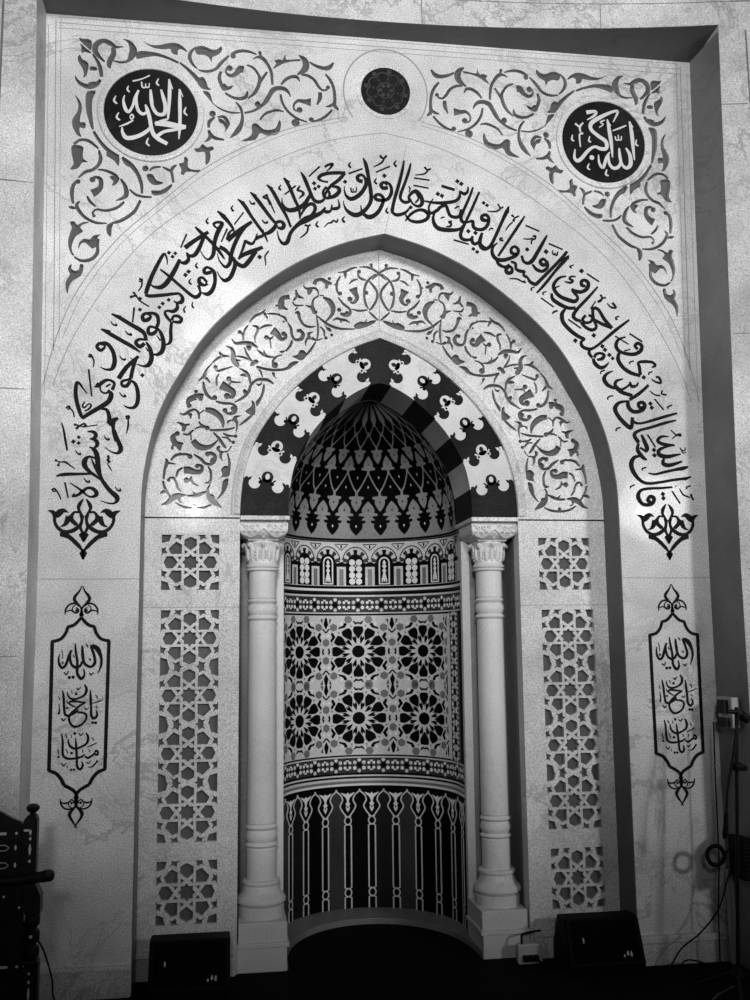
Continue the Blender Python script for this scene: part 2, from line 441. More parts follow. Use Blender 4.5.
MED1 = """S -1393,4542,5 -1399,4512,12 -1388,4467,19 -1370,4449,16 -1350,4485,14 -1338,4531,17 -1321,4576,11
S -1331,4555,12 -1332,4509,16 -1322,4464,17 -1298,4442,17 -1276,4454,13
S -1285,4497,7 -1274,4468,19 -1261,4423,20 -1253,4378,20 -1240,4334,22 -1212,4306,23 -1166,4282,20
S -1259,4584,11 -1254,4530,19 -1246,4485,17 -1221,4448,19 -1186,4451,20 -1180,4497,20 -1191,4542,19 -1204,4588,10
S -1163,4651,8 -1159,4598,19 -1160,4521,18 -1164,4445,13 -1165,4421,7
S -1160,4643,7 -1143,4595,5
S -1107,4598,9 -1104,4525,19 -1102,4434,18 -1103,4373,16 -1106,4312,5
S -1103,4590,7 -1088,4555,4
S -1165,4422,10 -1200,4408,15 -1231,4387,19
S -1231,4393,23 -1171,4394,32 -1115,4386,29 -1070,4384,20
S -1073,4379,12 -1129,4364,16 -1185,4349,17 -1219,4322,19
S -1260,4389,9 -1255,4371,14 -1282,4339,20 -1329,4311,22 -1378,4302,23 -1399,4331,16 -1402,4361,6
S -1353,4625,9 -1308,4640,7 -1264,4665,7
S -1307,4625,7 -1302,4596,9 -1287,4594,7 -1285,4617,5
S -1285,4596,8 -1269,4596,7 -1266,4620,5
S -1374,4597,5 -1380,4576,10 -1368,4561,7
S -1438,4535,5 -1448,4508,11 -1431,4491,9
S -1421,4442,5 -1432,4415,11 -1414,4399,9
S -1218,4651,5 -1228,4623,10 -1214,4610,7
S -1071,4497,5 -1080,4468,11 -1064,4450,7
S -1264,4310,5 -1274,4281,11 -1258,4265,7
S -1363,4422,7 -1353,4436,8 -1344,4423,8 -1354,4409,8 -1363,4420,7
S -1345,4404,7 -1379,4381,11 -1417,4363,5"""
MED2 = """S 1172,4622,24 1228,4632,16 1219,4607,15 1174,4577,6
S 1329,4574,6 1360,4639,15 1324,4635,16 1251,4597,23 1199,4559,24 1196,4520,21 1238,4483,22 1280,4453,23 1282,4413,21 1250,4407,22 1211,4417,16 1171,4390,19 1137,4348,21 1109,4326,21 1090,4345,16 1096,4395,7
C 1193,4351,14
S 1294,4589,8 1303,4528,21 1312,4447,21 1316,4359,7
S 1294,4588,6 1314,4549,6
S 1280,4583,7 1253,4569,8 1269,4556,7 1244,4536,6
S 1428,4585,11 1438,4512,23 1442,4423,18 1447,4351,7
S 1430,4581,6 1447,4549,6
S 1323,4521,6 1368,4540,11 1407,4559,7
S 1338,4489,7 1341,4469,9 1356,4468,7 1356,4499,6
S 1356,4468,7 1372,4469,7 1375,4492,6
S 1398,4421,10 1420,4382,21 1422,4325,24 1396,4300,19 1370,4322,16 1360,4370,18 1358,4418,9
S 1366,4338,14 1349,4305,19 1317,4295,19 1294,4326,16 1293,4382,10
S 1301,4390,7 1280,4357,16 1257,4295,18 1235,4322,14 1233,4370,6
S 1102,4550,12 1125,4532,10
S 1150,4558,9 1129,4532,12 1132,4500,9
S 1147,4493,12 1125,4483,10 1128,4411,7
S 1084,4481,6 1079,4452,11 1093,4445,7
S 1186,4479,6 1179,4449,10 1193,4446,7
S 1175,4314,6 1165,4288,10 1180,4277,7
S 1279,4285,6 1271,4255,12 1288,4248,7
S 1465,4477,6 1459,4447,11 1475,4440,7"""
SPAN = """L -1635,4859 -1623,4853 -1588,4853 -1571,4838 -1573,4799 -1580,4792 -1631,4839
L -1631,4825 -1587,4789 -1569,4773 -1586,4774 -1607,4777 -1620,4769 -1626,4787 -1625,4806
L -1631,4762 -1620,4738 -1595,4725 -1584,4703 -1590,4660 -1596,4641 -1612,4632 -1607,4652 -1615,4681 -1633,4710 -1642,4733 -1641,4748
L -1575,4698 -1546,4696 -1540,4679 -1566,4674 -1579,4680
S -1502,4730,9 -1534,4760,19 -1554,4793,28 -1546,4828,29 -1512,4849,25 -1477,4838,26 -1445,4819,16 -1407,4824,4
S -1459,4816,22 -1457,4778,26 -1473,4742,28 -1479,4711,22 -1471,4694,7
S -1408,4868,4 -1376,4853,18 -1356,4816,35 -1359,4782,37 -1381,4745,16 -1415,4733,13 -1457,4739,7
S -1565,4769,9 -1537,4726,16 -1522,4681,20 -1516,4642,16
S -1522,4626,14 -1540,4600,23 -1578,4582,27 -1619,4594,20 -1644,4618,12 -1651,4637,3
L -1585,4604 -1547,4614 -1540,4596 -1564,4587
L -1588,4553 -1544,4559 -1559,4511 -1560,4451 -1552,4376 -1549,4343 -1561,4347 -1576,4390 -1591,4449 -1595,4509
L -1651,4531 -1623,4499 -1612,4455 -1619,4409 -1619,4379 -1599,4381 -1589,4363 -1598,4343 -1619,4349 -1620,4323 -1611,4296 -1633,4307 -1654,4343 -1661,4376 -1653,4407 -1635,4438 -1631,4476 -1641,4509
L -1336,4760 -1330,4803 -1260,4807 -1196,4794 -1118,4762 -1123,4750 -1167,4768 -1231,4782 -1287,4772
L -1307,4867 -1267,4847 -1218,4849 -1169,4864 -1127,4867 -1091,4849 -1069,4824 -1073,4820 -1101,4833 -1120,4824 -1120,4800 -1140,4801 -1154,4813 -1161,4830 -1197,4825 -1246,4829 -1282,4846
S -1023,4851,9 -1047,4826,16 -1057,4794,19 -1043,4756,15 -1015,4726,7
L -1020,4855 -984,4862 -941,4846 -913,4848 -888,4868 -885,4842 -905,4817 -934,4800 -939,4772 -955,4798 -984,4811 -1012,4809 -1027,4827
S -1011,4721,7 -968,4715,15 -919,4731,15 -883,4776,18 -846,4816,9
S -1109,4755,10 -1068,4723,16 -1025,4680,22 -1007,4655,22
L -1017,4669 -986,4682 -968,4661 -957,4627 -939,4611 -981,4610 -1003,4628 -1014,4646
L -985,4599 -953,4598 -939,4572 -930,4539 -907,4519 -873,4503 -827,4492 -787,4493 -786,4485 -833,4481 -884,4496 -924,4524 -953,4558
S -889,4721,14 -897,4680,18 -883,4638,18 -875,4613,10
L -883,4644 -866,4652 -851,4637 -823,4645 -834,4623 -862,4611 -880,4613
S -838,4759,12 -858,4742,8 -859,4714,13 -835,4700,20 -806,4716,24 -786,4741,36 -766,4741,38
C -842,4743,17
S -749,4769,10 -714,4755,13 -688,4720,14 -679,4690,18 -688,4646,19 -708,4607,17 -742,4574,8
S -639,4737,11 -668,4691,16 -680,4665,12
S -865,4599,11 -828,4577,14 -788,4570,18 -753,4584,20 -745,4617,6
C -824,4815,15
S -833,4822,16 -807,4841,18 -772,4850,17 -732,4847,14 -697,4835,8
C -679,4847,10
S -717,4806,5 -691,4820,14 -662,4813,21 -633,4775,16 -616,4732,16 -610,4663,12
S -679,4846,13 -673,4818,16
S -808,4550,7 -784,4521,14 -772,4479,13 -775,4430,20 -798,4382,26 -837,4340,5
S -761,4489,11 -713,4505,13 -673,4534,17 -639,4570,17 -618,4613,20 -592,4643,16
C -690,4546,17
S -653,4559,16 -627,4604,19 -607,4634,26 -575,4647,24 -540,4642,21 -520,4621,12 -511,4600,3
L -610,4758 -590,4791 -600,4806 -575,4817 -555,4813 -540,4848 -537,4820 -511,4819 -461,4826 -461,4814 -511,4807 -552,4791 -587,4769
S -678,4455,8 -650,4491,13 -615,4509,14 -581,4518,14 -549,4511,7
S -467,4848,6 -438,4828,27 -426,4794,34 -438,4762,30 -476,4733,7
S -453,4735,12 -417,4732,15 -382,4710,16 -359,4674,15 -335,4652,12 -309,4659,12
C -306,4671,12
S -408,4813,9 -376,4795,16 -335,4783,21 -300,4788,25 -274,4820,9
S -320,4749,9 -294,4716,16 -274,4667,16 -268,4605,16 -270,4567,21 -247,4543,9
S -271,4580,12 -295,4563,15 -318,4557,6
S -563,4668,10 -540,4698,17 -505,4719,18 -476,4718,17 -461,4693,4
S -566,4612,11 -557,4566,14 -528,4518,14 -482,4481,13 -419,4459,7
C -484,4452,23
S -350,4640,17 -350,4605,22 -367,4564,7
S -400,4577,44 -435,4578,25 -470,4581,17 -492,4558,12 -492,4530,10 -473,4519,10
C -462,4528,17
C -398,4476,14
S -398,4466,8 -360,4474,14 -318,4502,15 -282,4542,10
L -774,4329 -721,4365 -721,4423 -694,4434 -655,4402 -595,4412 -572,4462 -563,4434 -577,4384 -631,4366 -676,4378 -703,4338
S -1647,4254,14 -1617,4279,14 -1576,4278,16 -1541,4254,14 -1521,4236,9
S -1520,4229,10 -1509,4181,19 -1522,4143,17 -1551,4116,16 -1585,4103,17 -1619,4070,8
L -1657,4246 -1623,4250 -1599,4239 -1600,4205 -1597,4176 -1573,4159 -1603,4153 -1616,4130 -1633,4116 -1663,4113 -1647,4143 -1651,4173 -1659,4209
S -1550,4332,13 -1515,4278,17 -1473,4232,20 -1416,4200,14
L -1479,4224 -1459,4225 -1431,4212 -1413,4195 -1416,4146 -1437,4171 -1461,4188 -1479,4198
S -1400,4196,14 -1354,4157,24 -1319,4111,19 -1297,4053,17 -1293,4000,11
L -1400,4192 -1375,4175 -1351,4143 -1375,4149 -1396,4173
S -1522,4120,9 -1477,4116,14 -1435,4097,16 -1420,4086,10
L -1459,4088 -1414,4087 -1414,4061 -1434,4038 -1449,4037 -1441,4059 -1452,4070
S -1404,4076,10 -1379,4033,20 -1376,3982,23 -1426,3953,6
C -1548,4063,16
S -1544,4079,10 -1509,4070,21 -1505,4026,25 -1527,3999,35 -1548,3987,42
S -1573,3971,8 -1557,3942,15 -1527,3916,8
S -1383,3950,11 -1417,3917,16 -1471,3896,14 -1519,3900,11 -1540,3885,11 -1538,3866,11
C -1535,3864,9
C -1621,4047,13
S -1624,4052,14 -1644,4025,18 -1650,3981,20 -1642,3925,11
S -1665,3907,4 -1649,3904,17 -1626,3900,8
S -1609,3941,7 -1624,3917,17 -1604,3878,17 -1570,3847,15 -1522,3827,14 -1469,3826,7
S -1300,3962,13 -1327,3903,17 -1367,3865,18 -1407,3840,17 -1441,3830,10
L -1434,3835 -1443,3798 -1447,3754 -1466,3772 -1471,3804 -1461,3823
L -1656,3824 -1633,3829 -1619,3811 -1586,3828 -1556,3827 -1589,3813 -1602,3798 -1588,3777 -1601,3765 -1621,3749 -1633,3727 -1642,3691 -1638,3662 -1628,3648 -1638,3644 -1655,3676 -1662,3719 -1654,3762 -1645,3795
S -1629,3637,8 -1590,3617,15 -1543,3627,18 -1514,3661,18 -1512,3704,14 -1509,3740,10
L -1497,3764 -1513,3748 -1509,3711 -1535,3685 -1552,3695 -1576,3715 -1596,3707 -1609,3678 -1606,3714 -1583,3737 -1553,3735 -1534,3757
L -1638,3596 -1641,3574 -1622,3562 -1603,3570 -1599,3597 -1581,3595 -1582,3564 -1594,3534 -1634,3504 -1649,3475 -1655,3436 -1665,3460 -1667,3496 -1656,3523 -1647,3542 -1657,3566 -1653,3586
S -1358,4020,9 -1323,3992,13 -1282,3983,13 -1242,3983,9
L -1241,4021 -1200,4023 -1166,4044 -1142,4061 -1137,4053 -1148,4034 -1172,4010 -1213,3993 -1238,3997 -1245,4009
C -931,4474,18
S -919,4455,10 -947,4427,19 -950,4392,12
S -905,4456,9 -870,4459,18 -848,4426,19 -851,4403,12 -862,4378,4
L -901,4449 -873,4443 -855,4414 -858,4385 -873,4416 -891,4423
S -950,4379,12 -939,4351,21 -911,4334,18 -867,4329,10
S -939,4343,22 -953,4324,15 -972,4309,4
L -1026,4268 -1002,4273 -981,4297 -960,4281 -928,4287 -923,4269 -942,4256 -938,4230 -945,4199 -962,4179 -966,4205 -970,4251 -1009,4248
L -1105,4178 -1081,4187 -1075,4220 -1057,4207 -1058,4177 -1053,4159 -1028,4149 -990,4150 -1007,4135 -1042,4137 -1070,4131 -1077,4116 -1094,4123 -1091,4145
C -1278,4141,17
S -1257,4128,7 -1237,4148,13 -1198,4155,9
L -1271,4105 -1264,4112 -1240,4110 -1218,4078 -1184,4069 -1201,4055 -1235,4051 -1260,4072 -1270,4093
S -1189,4154,9 -1161,4141,14 -1142,4127,14 -1132,4070,12
S -1116,4170,7 -1136,4154,17 -1145,4127,14"""
INNER = """S -1101,2766,9 -1123,2742,21 -1113,2713,22 -1091,2697,19
C -1101,2762,11
S -1110,2710,13 -1122,2697,10 -1128,2680,9
C -1125,2680,6
S -1097,2710,13 -1067,2707,8
L -1107,2697 -1075,2704 -1081,2671 -1094,2674
S -1134,2615,8 -1109,2642,12 -1081,2649,10 -1046,2649,10 -1027,2636,9
C -1032,2638,11
S -1087,2645,8 -1083,2660,4
S -1159,2626,5 -1152,2605,15 -1163,2566,11 -1169,2513,8
S -1152,2602,9 -1133,2600,8 -1107,2596,3
S -1070,2577,8 -1092,2561,10 -1103,2527,8
S -1064,2564,26 -1039,2565,28 -1007,2555,22 -975,2559,17 -969,2585,13 -995,2595,9
C -993,2587,10
C -1049,2510,12
S -1049,2503,8 -1025,2516,9 -1025,2531,4
S -1025,2523,8 -1016,2497,9 -986,2481,3
C -1141,2510,8
S -1141,2521,6 -1120,2522,10 -1104,2502,10 -1094,2470,10 -1076,2448,6
S -1171,2505,8 -1162,2470,10 -1130,2417,8
S -1185,2436,4 -1168,2447,14 -1154,2443,5
S -1176,2378,3 -1149,2386,13 -1118,2415,23 -1087,2428,19 -1050,2429,4
L -1099,2419 -1077,2419 -1080,2400 -1064,2390 -1086,2393
S -1044,2427,8 -1005,2426,11 -974,2436,14 -944,2451,6
L -1015,2455 -999,2439 -974,2439 -999,2429 -1013,2439
S -1105,2390,6 -1067,2368,9 -1017,2358,10 -960,2362,10 -918,2380,5
C -1008,2370,9
S -936,2586,6 -922,2557,10 -921,2518,10 -930,2498,13 -951,2498,3
S -923,2486,5 -936,2466,9 -930,2420,17 -904,2395,23 -863,2365,3
L -930,2430 -908,2434 -898,2414 -910,2401
S -1013,2650,5 -976,2627,12 -951,2602,12 -919,2599,12 -900,2622,13 -904,2648,15 -932,2661,14
C -940,2653,11
L -913,2635 -900,2625 -916,2606 -929,2615
S -834,2659,6 -823,2604,10 -828,2538,9
L -868,2570 -849,2590 -828,2584 -826,2535 -861,2528 -875,2515 -861,2544
L -828,2520 -835,2473 -860,2431 -890,2407 -867,2447 -861,2492 -851,2515
C -1005,2995,8
S -1005,2989,7 -1009,2974,10 -988,2971,22 -964,2980,8
S -978,2968,20 -981,2944,14
S -1004,2964,23 -1039,2950,23 -1051,2923,10
C -1041,2916,11
S -1090,2873,3 -1066,2867,10 -1035,2887,12 -1009,2895,8 -990,2875,10 -986,2841,6
L -1044,2874 -1025,2874 -1025,2858 -1031,2841 -1041,2861 -1053,2867
S -960,2894,5 -985,2874,6
S -955,2896,17 -920,2890,25 -881,2864,23 -862,2832,16 -858,2798,5
S -989,2832,6 -976,2813,10 -948,2797,12
C -943,2795,11
S -1009,2788,5 -983,2800,9 -949,2797,9
S -930,2784,9 -893,2784,10 -836,2789,10 -796,2801,5
S -911,2772,5 -880,2739,12 -854,2700,12 -840,2686,5
S -859,2769,5 -835,2756,10 -800,2753,6
C -792,2753,8
S -865,2746,4 -835,2743,8 -816,2721,8
C -804,2719,8
S -773,2813,5 -733,2844,12 -694,2883,7
L -740,2894 -708,2921 -707,2952 -689,2935 -688,2875 -708,2872 -727,2878
S -899,2945,5 -863,2934,10 -818,2932,9 -792,2913,12 -801,2885,17 -830,2876,12 -849,2888,12
C -850,2894,11
C -808,2905,10
C -839,2974,14
S -831,2968,8 -807,2976,16 -807,2999,22 -838,3017,28 -870,3036,34
C -905,2962,11
S -967,3050,7 -960,3008,10 -946,2976,13 -913,2952,8
S -1105,2823,3 -1084,2817,10 -1065,2801,18 -1071,2775,13
S -1071,2804,15 -1035,2815,3
S -1071,2761,6 -1045,2757,9 -1024,2776,9 -1013,2784,4
S -1030,2763,6 -1026,2725,6
S -1017,2727,22 -994,2698,26 -956,2687,22 -918,2699,14 -885,2731,4
L -892,2693 -873,2700 -873,2674 -835,2674 -816,2701 -813,2691 -835,2665 -857,2661 -863,2635 -857,2614 -876,2634 -879,2661 -893,2677
L -836,2819 -836,2839 -811,2846 -798,2866 -758,2867 -785,2853 -778,2827 -781,2794 -791,2767 -791,2794 -794,2827 -817,2836
S -922,3152,4 -948,3120,9 -961,3086,14 -970,3066,7
S -957,3086,14 -993,3054,3
S -955,3073,13 -930,3046,3
S -967,3051,7 -960,3006,12 -940,2974,10 -913,2953,8
C -905,2963,11
S -899,2941,5 -856,2932,10 -818,2932,9
S -921,3156,5 -891,3182,11 -859,3196,11 -828,3196,5
S -885,3220,4 -875,3206,12 -859,3193,7
C -903,3133,9
S -906,3128,7 -890,3112,11 -858,3122,9 -812,3139,5
S -848,3252,3 -820,3241,12 -807,3211,17 -807,3178,21 -787,3148,20 -781,3133,5
S -807,3178,13 -767,3174,5
S -884,3096,5 -896,3068,9 -894,3030,7
S -873,3035,37 -838,3016,26 -811,2997,20 -808,2970,13 -831,2966,10
C -841,2975,12
C -830,3068,12
S -825,3060,7 -812,3053,9 -766,3051,3
S -819,3057,9 -828,3035,4
S -775,3130,4 -742,3112,12 -722,3086,12 -715,3045,8
L -771,3088 -758,3102 -735,3096 -732,3082
S -588,3048,5 -618,3067,13 -650,3071,13 -683,3066,11 -712,3036,11 -721,3006,12 -747,2972,12 -800,2939,5
L -754,3008 -744,3015 -731,3002 -734,2985 -750,2988
L -683,3047 -663,3047 -650,3061 -657,3038 -673,3034
S -703,3144,15 -704,3154,17 -687,3171,16 -674,3163,13
S -795,3197,5 -755,3193,9 -705,3173,5
S -749,3250,4 -736,3214,9 -711,3176,7
S -683,3144,8 -644,3132,11 -592,3125,11 -559,3128,11
S -680,3144,9 -660,3115,9 -648,3083,4
C -582,3153,14
S -587,3151,9 -592,3177,9 -572,3202,8 -541,3212,4
L -598,3113 -582,3110 -580,3090 -567,3072 -592,3093
S -816,3294,3 -795,3269,12 -749,3274,16 -710,3269,17 -676,3248,7
L -739,3258 -710,3255 -716,3231 -729,3231
L -645,3041 -637,3041 -638,3001 -660,2947 -679,2920 -685,2946 -660,2980
C -774,3333,9
S -772,3331,9 -756,3318,11 -754,3286,7
S -729,3375,5 -746,3345,9 -753,3313,5
S -723,3390,5 -692,3427,11 -660,3442,11 -633,3468,3
S -643,3449,13 -622,3414,3
S -631,3443,4 -597,3444,9 -553,3442,5
S -703,3372,8 -679,3366,11 -679,3339,11 -692,3304,9 -688,3276,4
S -666,3356,7 -636,3374,11 -596,3379,5
S -597,3350,35 -570,3329,25 -549,3302,17 -524,3310,13 -521,3334,9
C -534,3332,11
C -628,3308,11
S -623,3303,7 -603,3304,8 -592,3316,3
S -610,3300,8 -603,3248,3
S -565,3438,4 -531,3426,11 -516,3398,7
C -534,3401,5
S -512,3396,4 -495,3366,11 -488,3325,11 -471,3301,11 -438,3306,16 -428,3334,16 -448,3360,12
C -452,3352,9
S -488,3297,7 -495,3270,11 -522,3234,7
L -557,3234 -537,3238 -520,3239 -537,3224 -551,3224
S -680,3240,5 -655,3217,11 -623,3201,11 -585,3198,4
L -642,3241 -632,3218 -609,3202 -642,3208
S -583,3125,11 -537,3130,11 -504,3144,13 -478,3165,13 -452,3176,5
L -518,3140 -491,3175 -452,3176 -485,3148
L -488,3206 -458,3217 -445,3241 -422,3242 -409,3225 -412,3204 -438,3183 -465,3193
S -413,3213,8 -385,3246,11 -357,3293,5
S -501,3544,20 -538,3536,19 -548,3508,27 -548,3470,23
S -548,3494,12 -581,3491,7
S -548,3487,20 -511,3470,5
L -402,3345 -369,3349 -389,3332 -379,3308 -402,3300 -412,3266 -419,3293 -405,3321
S -379,3313,14 -352,3302,8 -321,3313,4
S -352,3437,5 -345,3385,9 -345,3337,9 -352,3304,4
S -473,3452,5 -455,3456,15 -445,3422,11 -425,3389,11 -392,3376,11 -357,3381,4
S -485,3519,4 -471,3497,9 -424,3499,5
S -466,3587,4 -458,3553,15 -423,3539,4
S -458,3553,12 -481,3523,8
S -473,3468,3 -458,3487,5
S -413,3499,4 -378,3487,14 -365,3460,15 -350,3459,8
S -426,3614,3 -408,3596,10 -361,3600,10 -345,3582,8 -341,3560,4
L -405,3590 -375,3591 -378,3577 -398,3557
S -340,3558,7 -368,3536,8 -375,3501,10 -362,3465,12
S -336,3559,4 -310,3559,5
S -316,3550,8 -281,3529,22 -261,3491,22 -268,3449,14 -303,3409,5
C -358,3462,9
S -356,3446,5 -308,3407,11 -275,3387,12 -221,3372,11 -137,3373,5
S -333,3380,5 -312,3358,9 -309,3323,7
C -301,3316,8
L -312,3400 -295,3380 -275,3373 -268,3353 -289,3356 -302,3376
C -269,3334,7
S -364,3621,18 -354,3644,15 -321,3652,15 -301,3639,19 -266,3630,10
C -280,3659,8
S -293,3636,18 -297,3600,10
S -263,3417,4 -241,3430,10 -214,3424,12 -188,3421,10 -167,3407,3
L -225,3420 -208,3417 -215,3403
S -233,3696,3 -188,3705,10 -154,3724,10 -122,3732,4
L -201,3694 -181,3698 -189,3661
S -111,3734,4 -65,3735,10 -24,3719,10 10,3692,10 41,3664,4
C -43,3750,8
S -43,3746,10 -38,3731,7
S -217,3677,6 -236,3640,10 -239,3598,10 -228,3572,7
C -221,3575,10
S -236,3633,8 -254,3623,3
S -232,3554,5 -203,3516,11 -169,3489,10 -166,3461,14 -190,3452,18 -220,3459,11
C -226,3480,10
C -183,3466,8
S -169,3634,4 -148,3654,10 -119,3664,4
C -112,3707,9
S -119,3701,7 -113,3676,10 -93,3663,10 -71,3659,4
S -57,3656,6 -32,3627,11 -12,3593,10 -13,3551,10 -40,3501,10 -60,3485,6
S -157,3488,4 -115,3479,10 -66,3486,6
S -148,3610,37 -136,3581,23 -125,3553,18 -142,3525,12 -165,3527,8
C -165,3545,12
S -18,3699,4 -59,3661,10 -80,3618,10 -84,3562,10 -74,3514,10 -61,3493,4
C -73,3585,10
S -59,3477,4 -34,3452,10 -5,3427,6
L -143,3396 -109,3418 -85,3416 -72,3437 -72,3416 -48,3425 -17,3427 -41,3403 -89,3381 -133,3374"""
# ---------------------------------------------------------------- helpers
PI = math.pi
col = bpy.context.scene.collection
W0 = 2.33            # springing height of every arch

def mat(name, build):
    m = bpy.data.materials.new(name); m.use_nodes = True
    nt = m.node_tree; b = nt.nodes['Principled BSDF']
    build(nt, b); return m

def plain(c, rough=.5, metal=0.0, var=0.0, scale=30., spec=.5):
    def f(nt, b):
        b.inputs['Roughness'].default_value = rough
        b.inputs['Metallic'].default_value = metal
        b.inputs['Specular IOR Level'].default_value = spec
        if var:
            g = nt.nodes.new('ShaderNodeNewGeometry'); n = nt.nodes.new('ShaderNodeTexNoise')
            n.inputs['Scale'].default_value = scale; n.inputs['Detail'].default_value = 6
            r = nt.nodes.new('ShaderNodeMapRange')
            r.inputs['From Min'].default_value = .3; r.inputs['From Max'].default_value = .7
            r.inputs['To Min'].default_value = c*(1-var); r.inputs['To Max'].default_value = c*(1+var)
            nt.links.new(g.outputs['Position'], n.inputs['Vector'])
            nt.links.new(n.outputs['Fac'], r.inputs['Value'])
            nt.links.new(r.outputs['Result'], b.inputs['Base Color'])
        else:
            b.inputs['Base Color'].default_value = (c, c, c, 1)
    return f

def marble(base, vein, rough=.42, seed=0., cloud=.16, veinamt=.5, speck=.12, spec=.22, coat=.05):
    """polished stone: soft clouds, thin wandering veins, fine grain; all in world space"""
    def f(nt, b):
        N = nt.nodes.new; L = nt.links.new
        g = N('ShaderNodeNewGeometry')
        mp = N('ShaderNodeMapping'); mp.inputs['Location'].default_value = (seed, seed*.7, seed*1.3)
        mp.inputs['Rotation'].default_value = (.3, .5, .2)
        L(g.outputs['Position'], mp.inputs['Vector'])
        n1 = N('ShaderNodeTexNoise'); n1.inputs['Scale'].default_value = 1.7; n1.inputs['Detail'].default_value = 9; n1.inputs['Roughness'].default_value = .62
        L(mp.outputs[0], n1.inputs['Vector'])
        r1 = N('ShaderNodeMapRange'); r1.inputs['From Min'].default_value = .32; r1.inputs['From Max'].default_value = .68
        r1.inputs['To Min'].default_value = 1-cloud; r1.inputs['To Max'].default_value = 1+cloud*.55
        L(n1.outputs['Fac'], r1.inputs['Value'])
        # veins: the zero line of a warped noise
        n2 = N('ShaderNodeTexNoise'); n2.inputs['Scale'].default_value = 2.3; n2.inputs['Detail'].default_value = 7; n2.inputs['Roughness'].default_value = .68; n2.inputs['Distortion'].default_value = .7
        L(mp.outputs[0], n2.inputs['Vector'])
        s = N('ShaderNodeMath'); s.operation = 'SUBTRACT'; s.inputs[1].default_value = .5; L(n2.outputs['Fac'], s.inputs[0])
        a = N('ShaderNodeMath'); a.operation = 'ABSOLUTE'; L(s.outputs[0], a.inputs[0])
        r2 = N('ShaderNodeMapRange'); r2.inputs['From Min'].default_value = 0; r2.inputs['From Max'].default_value = .022
        r2.inputs['To Min'].default_value = 1; r2.inputs['To Max'].default_value = 0
        L(a.outputs[0], r2.inputs['Value'])
        n3 = N('ShaderNodeTexNoise'); n3.inputs['Scale'].default_value = 1.1; n3.inputs['Detail'].default_value = 3
        L(mp.outputs[0], n3.inputs['Vector'])
        r3 = N('ShaderNodeMapRange'); r3.inputs['From Min'].default_value = .42; r3.inputs['From Max'].default_value = .62
        r3.inputs['To Min'].default_value = 0; r3.inputs['To Max'].default_value = veinamt
        L(n3.outputs['Fac'], r3.inputs['Value'])
        m1 = N('ShaderNodeMath'); m1.operation = 'MULTIPLY'; L(r2.outputs[0], m1.inputs[0]); L(r3.outputs[0], m1.inputs[1])
        n4 = N('ShaderNodeTexNoise'); n4.inputs['Scale'].default_value = 170; n4.inputs['Detail'].default_value = 3
        L(g.outputs['Position'], n4.inputs['Vector'])
        r4 = N('ShaderNodeMapRange'); r4.inputs['From Min'].default_value = .3; r4.inputs['From Max'].default_value = .7
        r4.inputs['To Min'].default_value = 1-speck; r4.inputs['To Max'].default_value = 1+speck
        L(n4.outputs['Fac'], r4.inputs['Value'])
        m2 = N('ShaderNodeMath'); m2.operation = 'MULTIPLY'; L(r1.outputs[0], m2.inputs[0]); L(r4.outputs[0], m2.inputs[1])
        m3 = N('ShaderNodeMath'); m3.operation = 'MULTIPLY'; m3.inputs[1].default_value = base; L(m2.outputs[0], m3.inputs[0])
        mx = N('ShaderNodeMix'); mx.data_type = 'FLOAT'
        L(m1.outputs[0], mx.inputs[0]); L(m3.outputs[0], mx.inputs[2]); mx.inputs[3].default_value = vein
        L(mx.outputs[0], b.inputs['Base Color'])
        b.inputs['Roughness'].default_value = rough
        b.inputs['Specular IOR Level'].default_value = spec
        b.inputs['Coat Weight'].default_value = coat; b.inputs['Coat Roughness'].default_value = .05
        bp = N('ShaderNodeBump'); bp.inputs['Strength'].default_value = .08; bp.inputs['Distance'].default_value = .004
        L(n4.outputs['Fac'], bp.inputs['Height']); L(bp.outputs[0], b.inputs['Normal'])
    return f

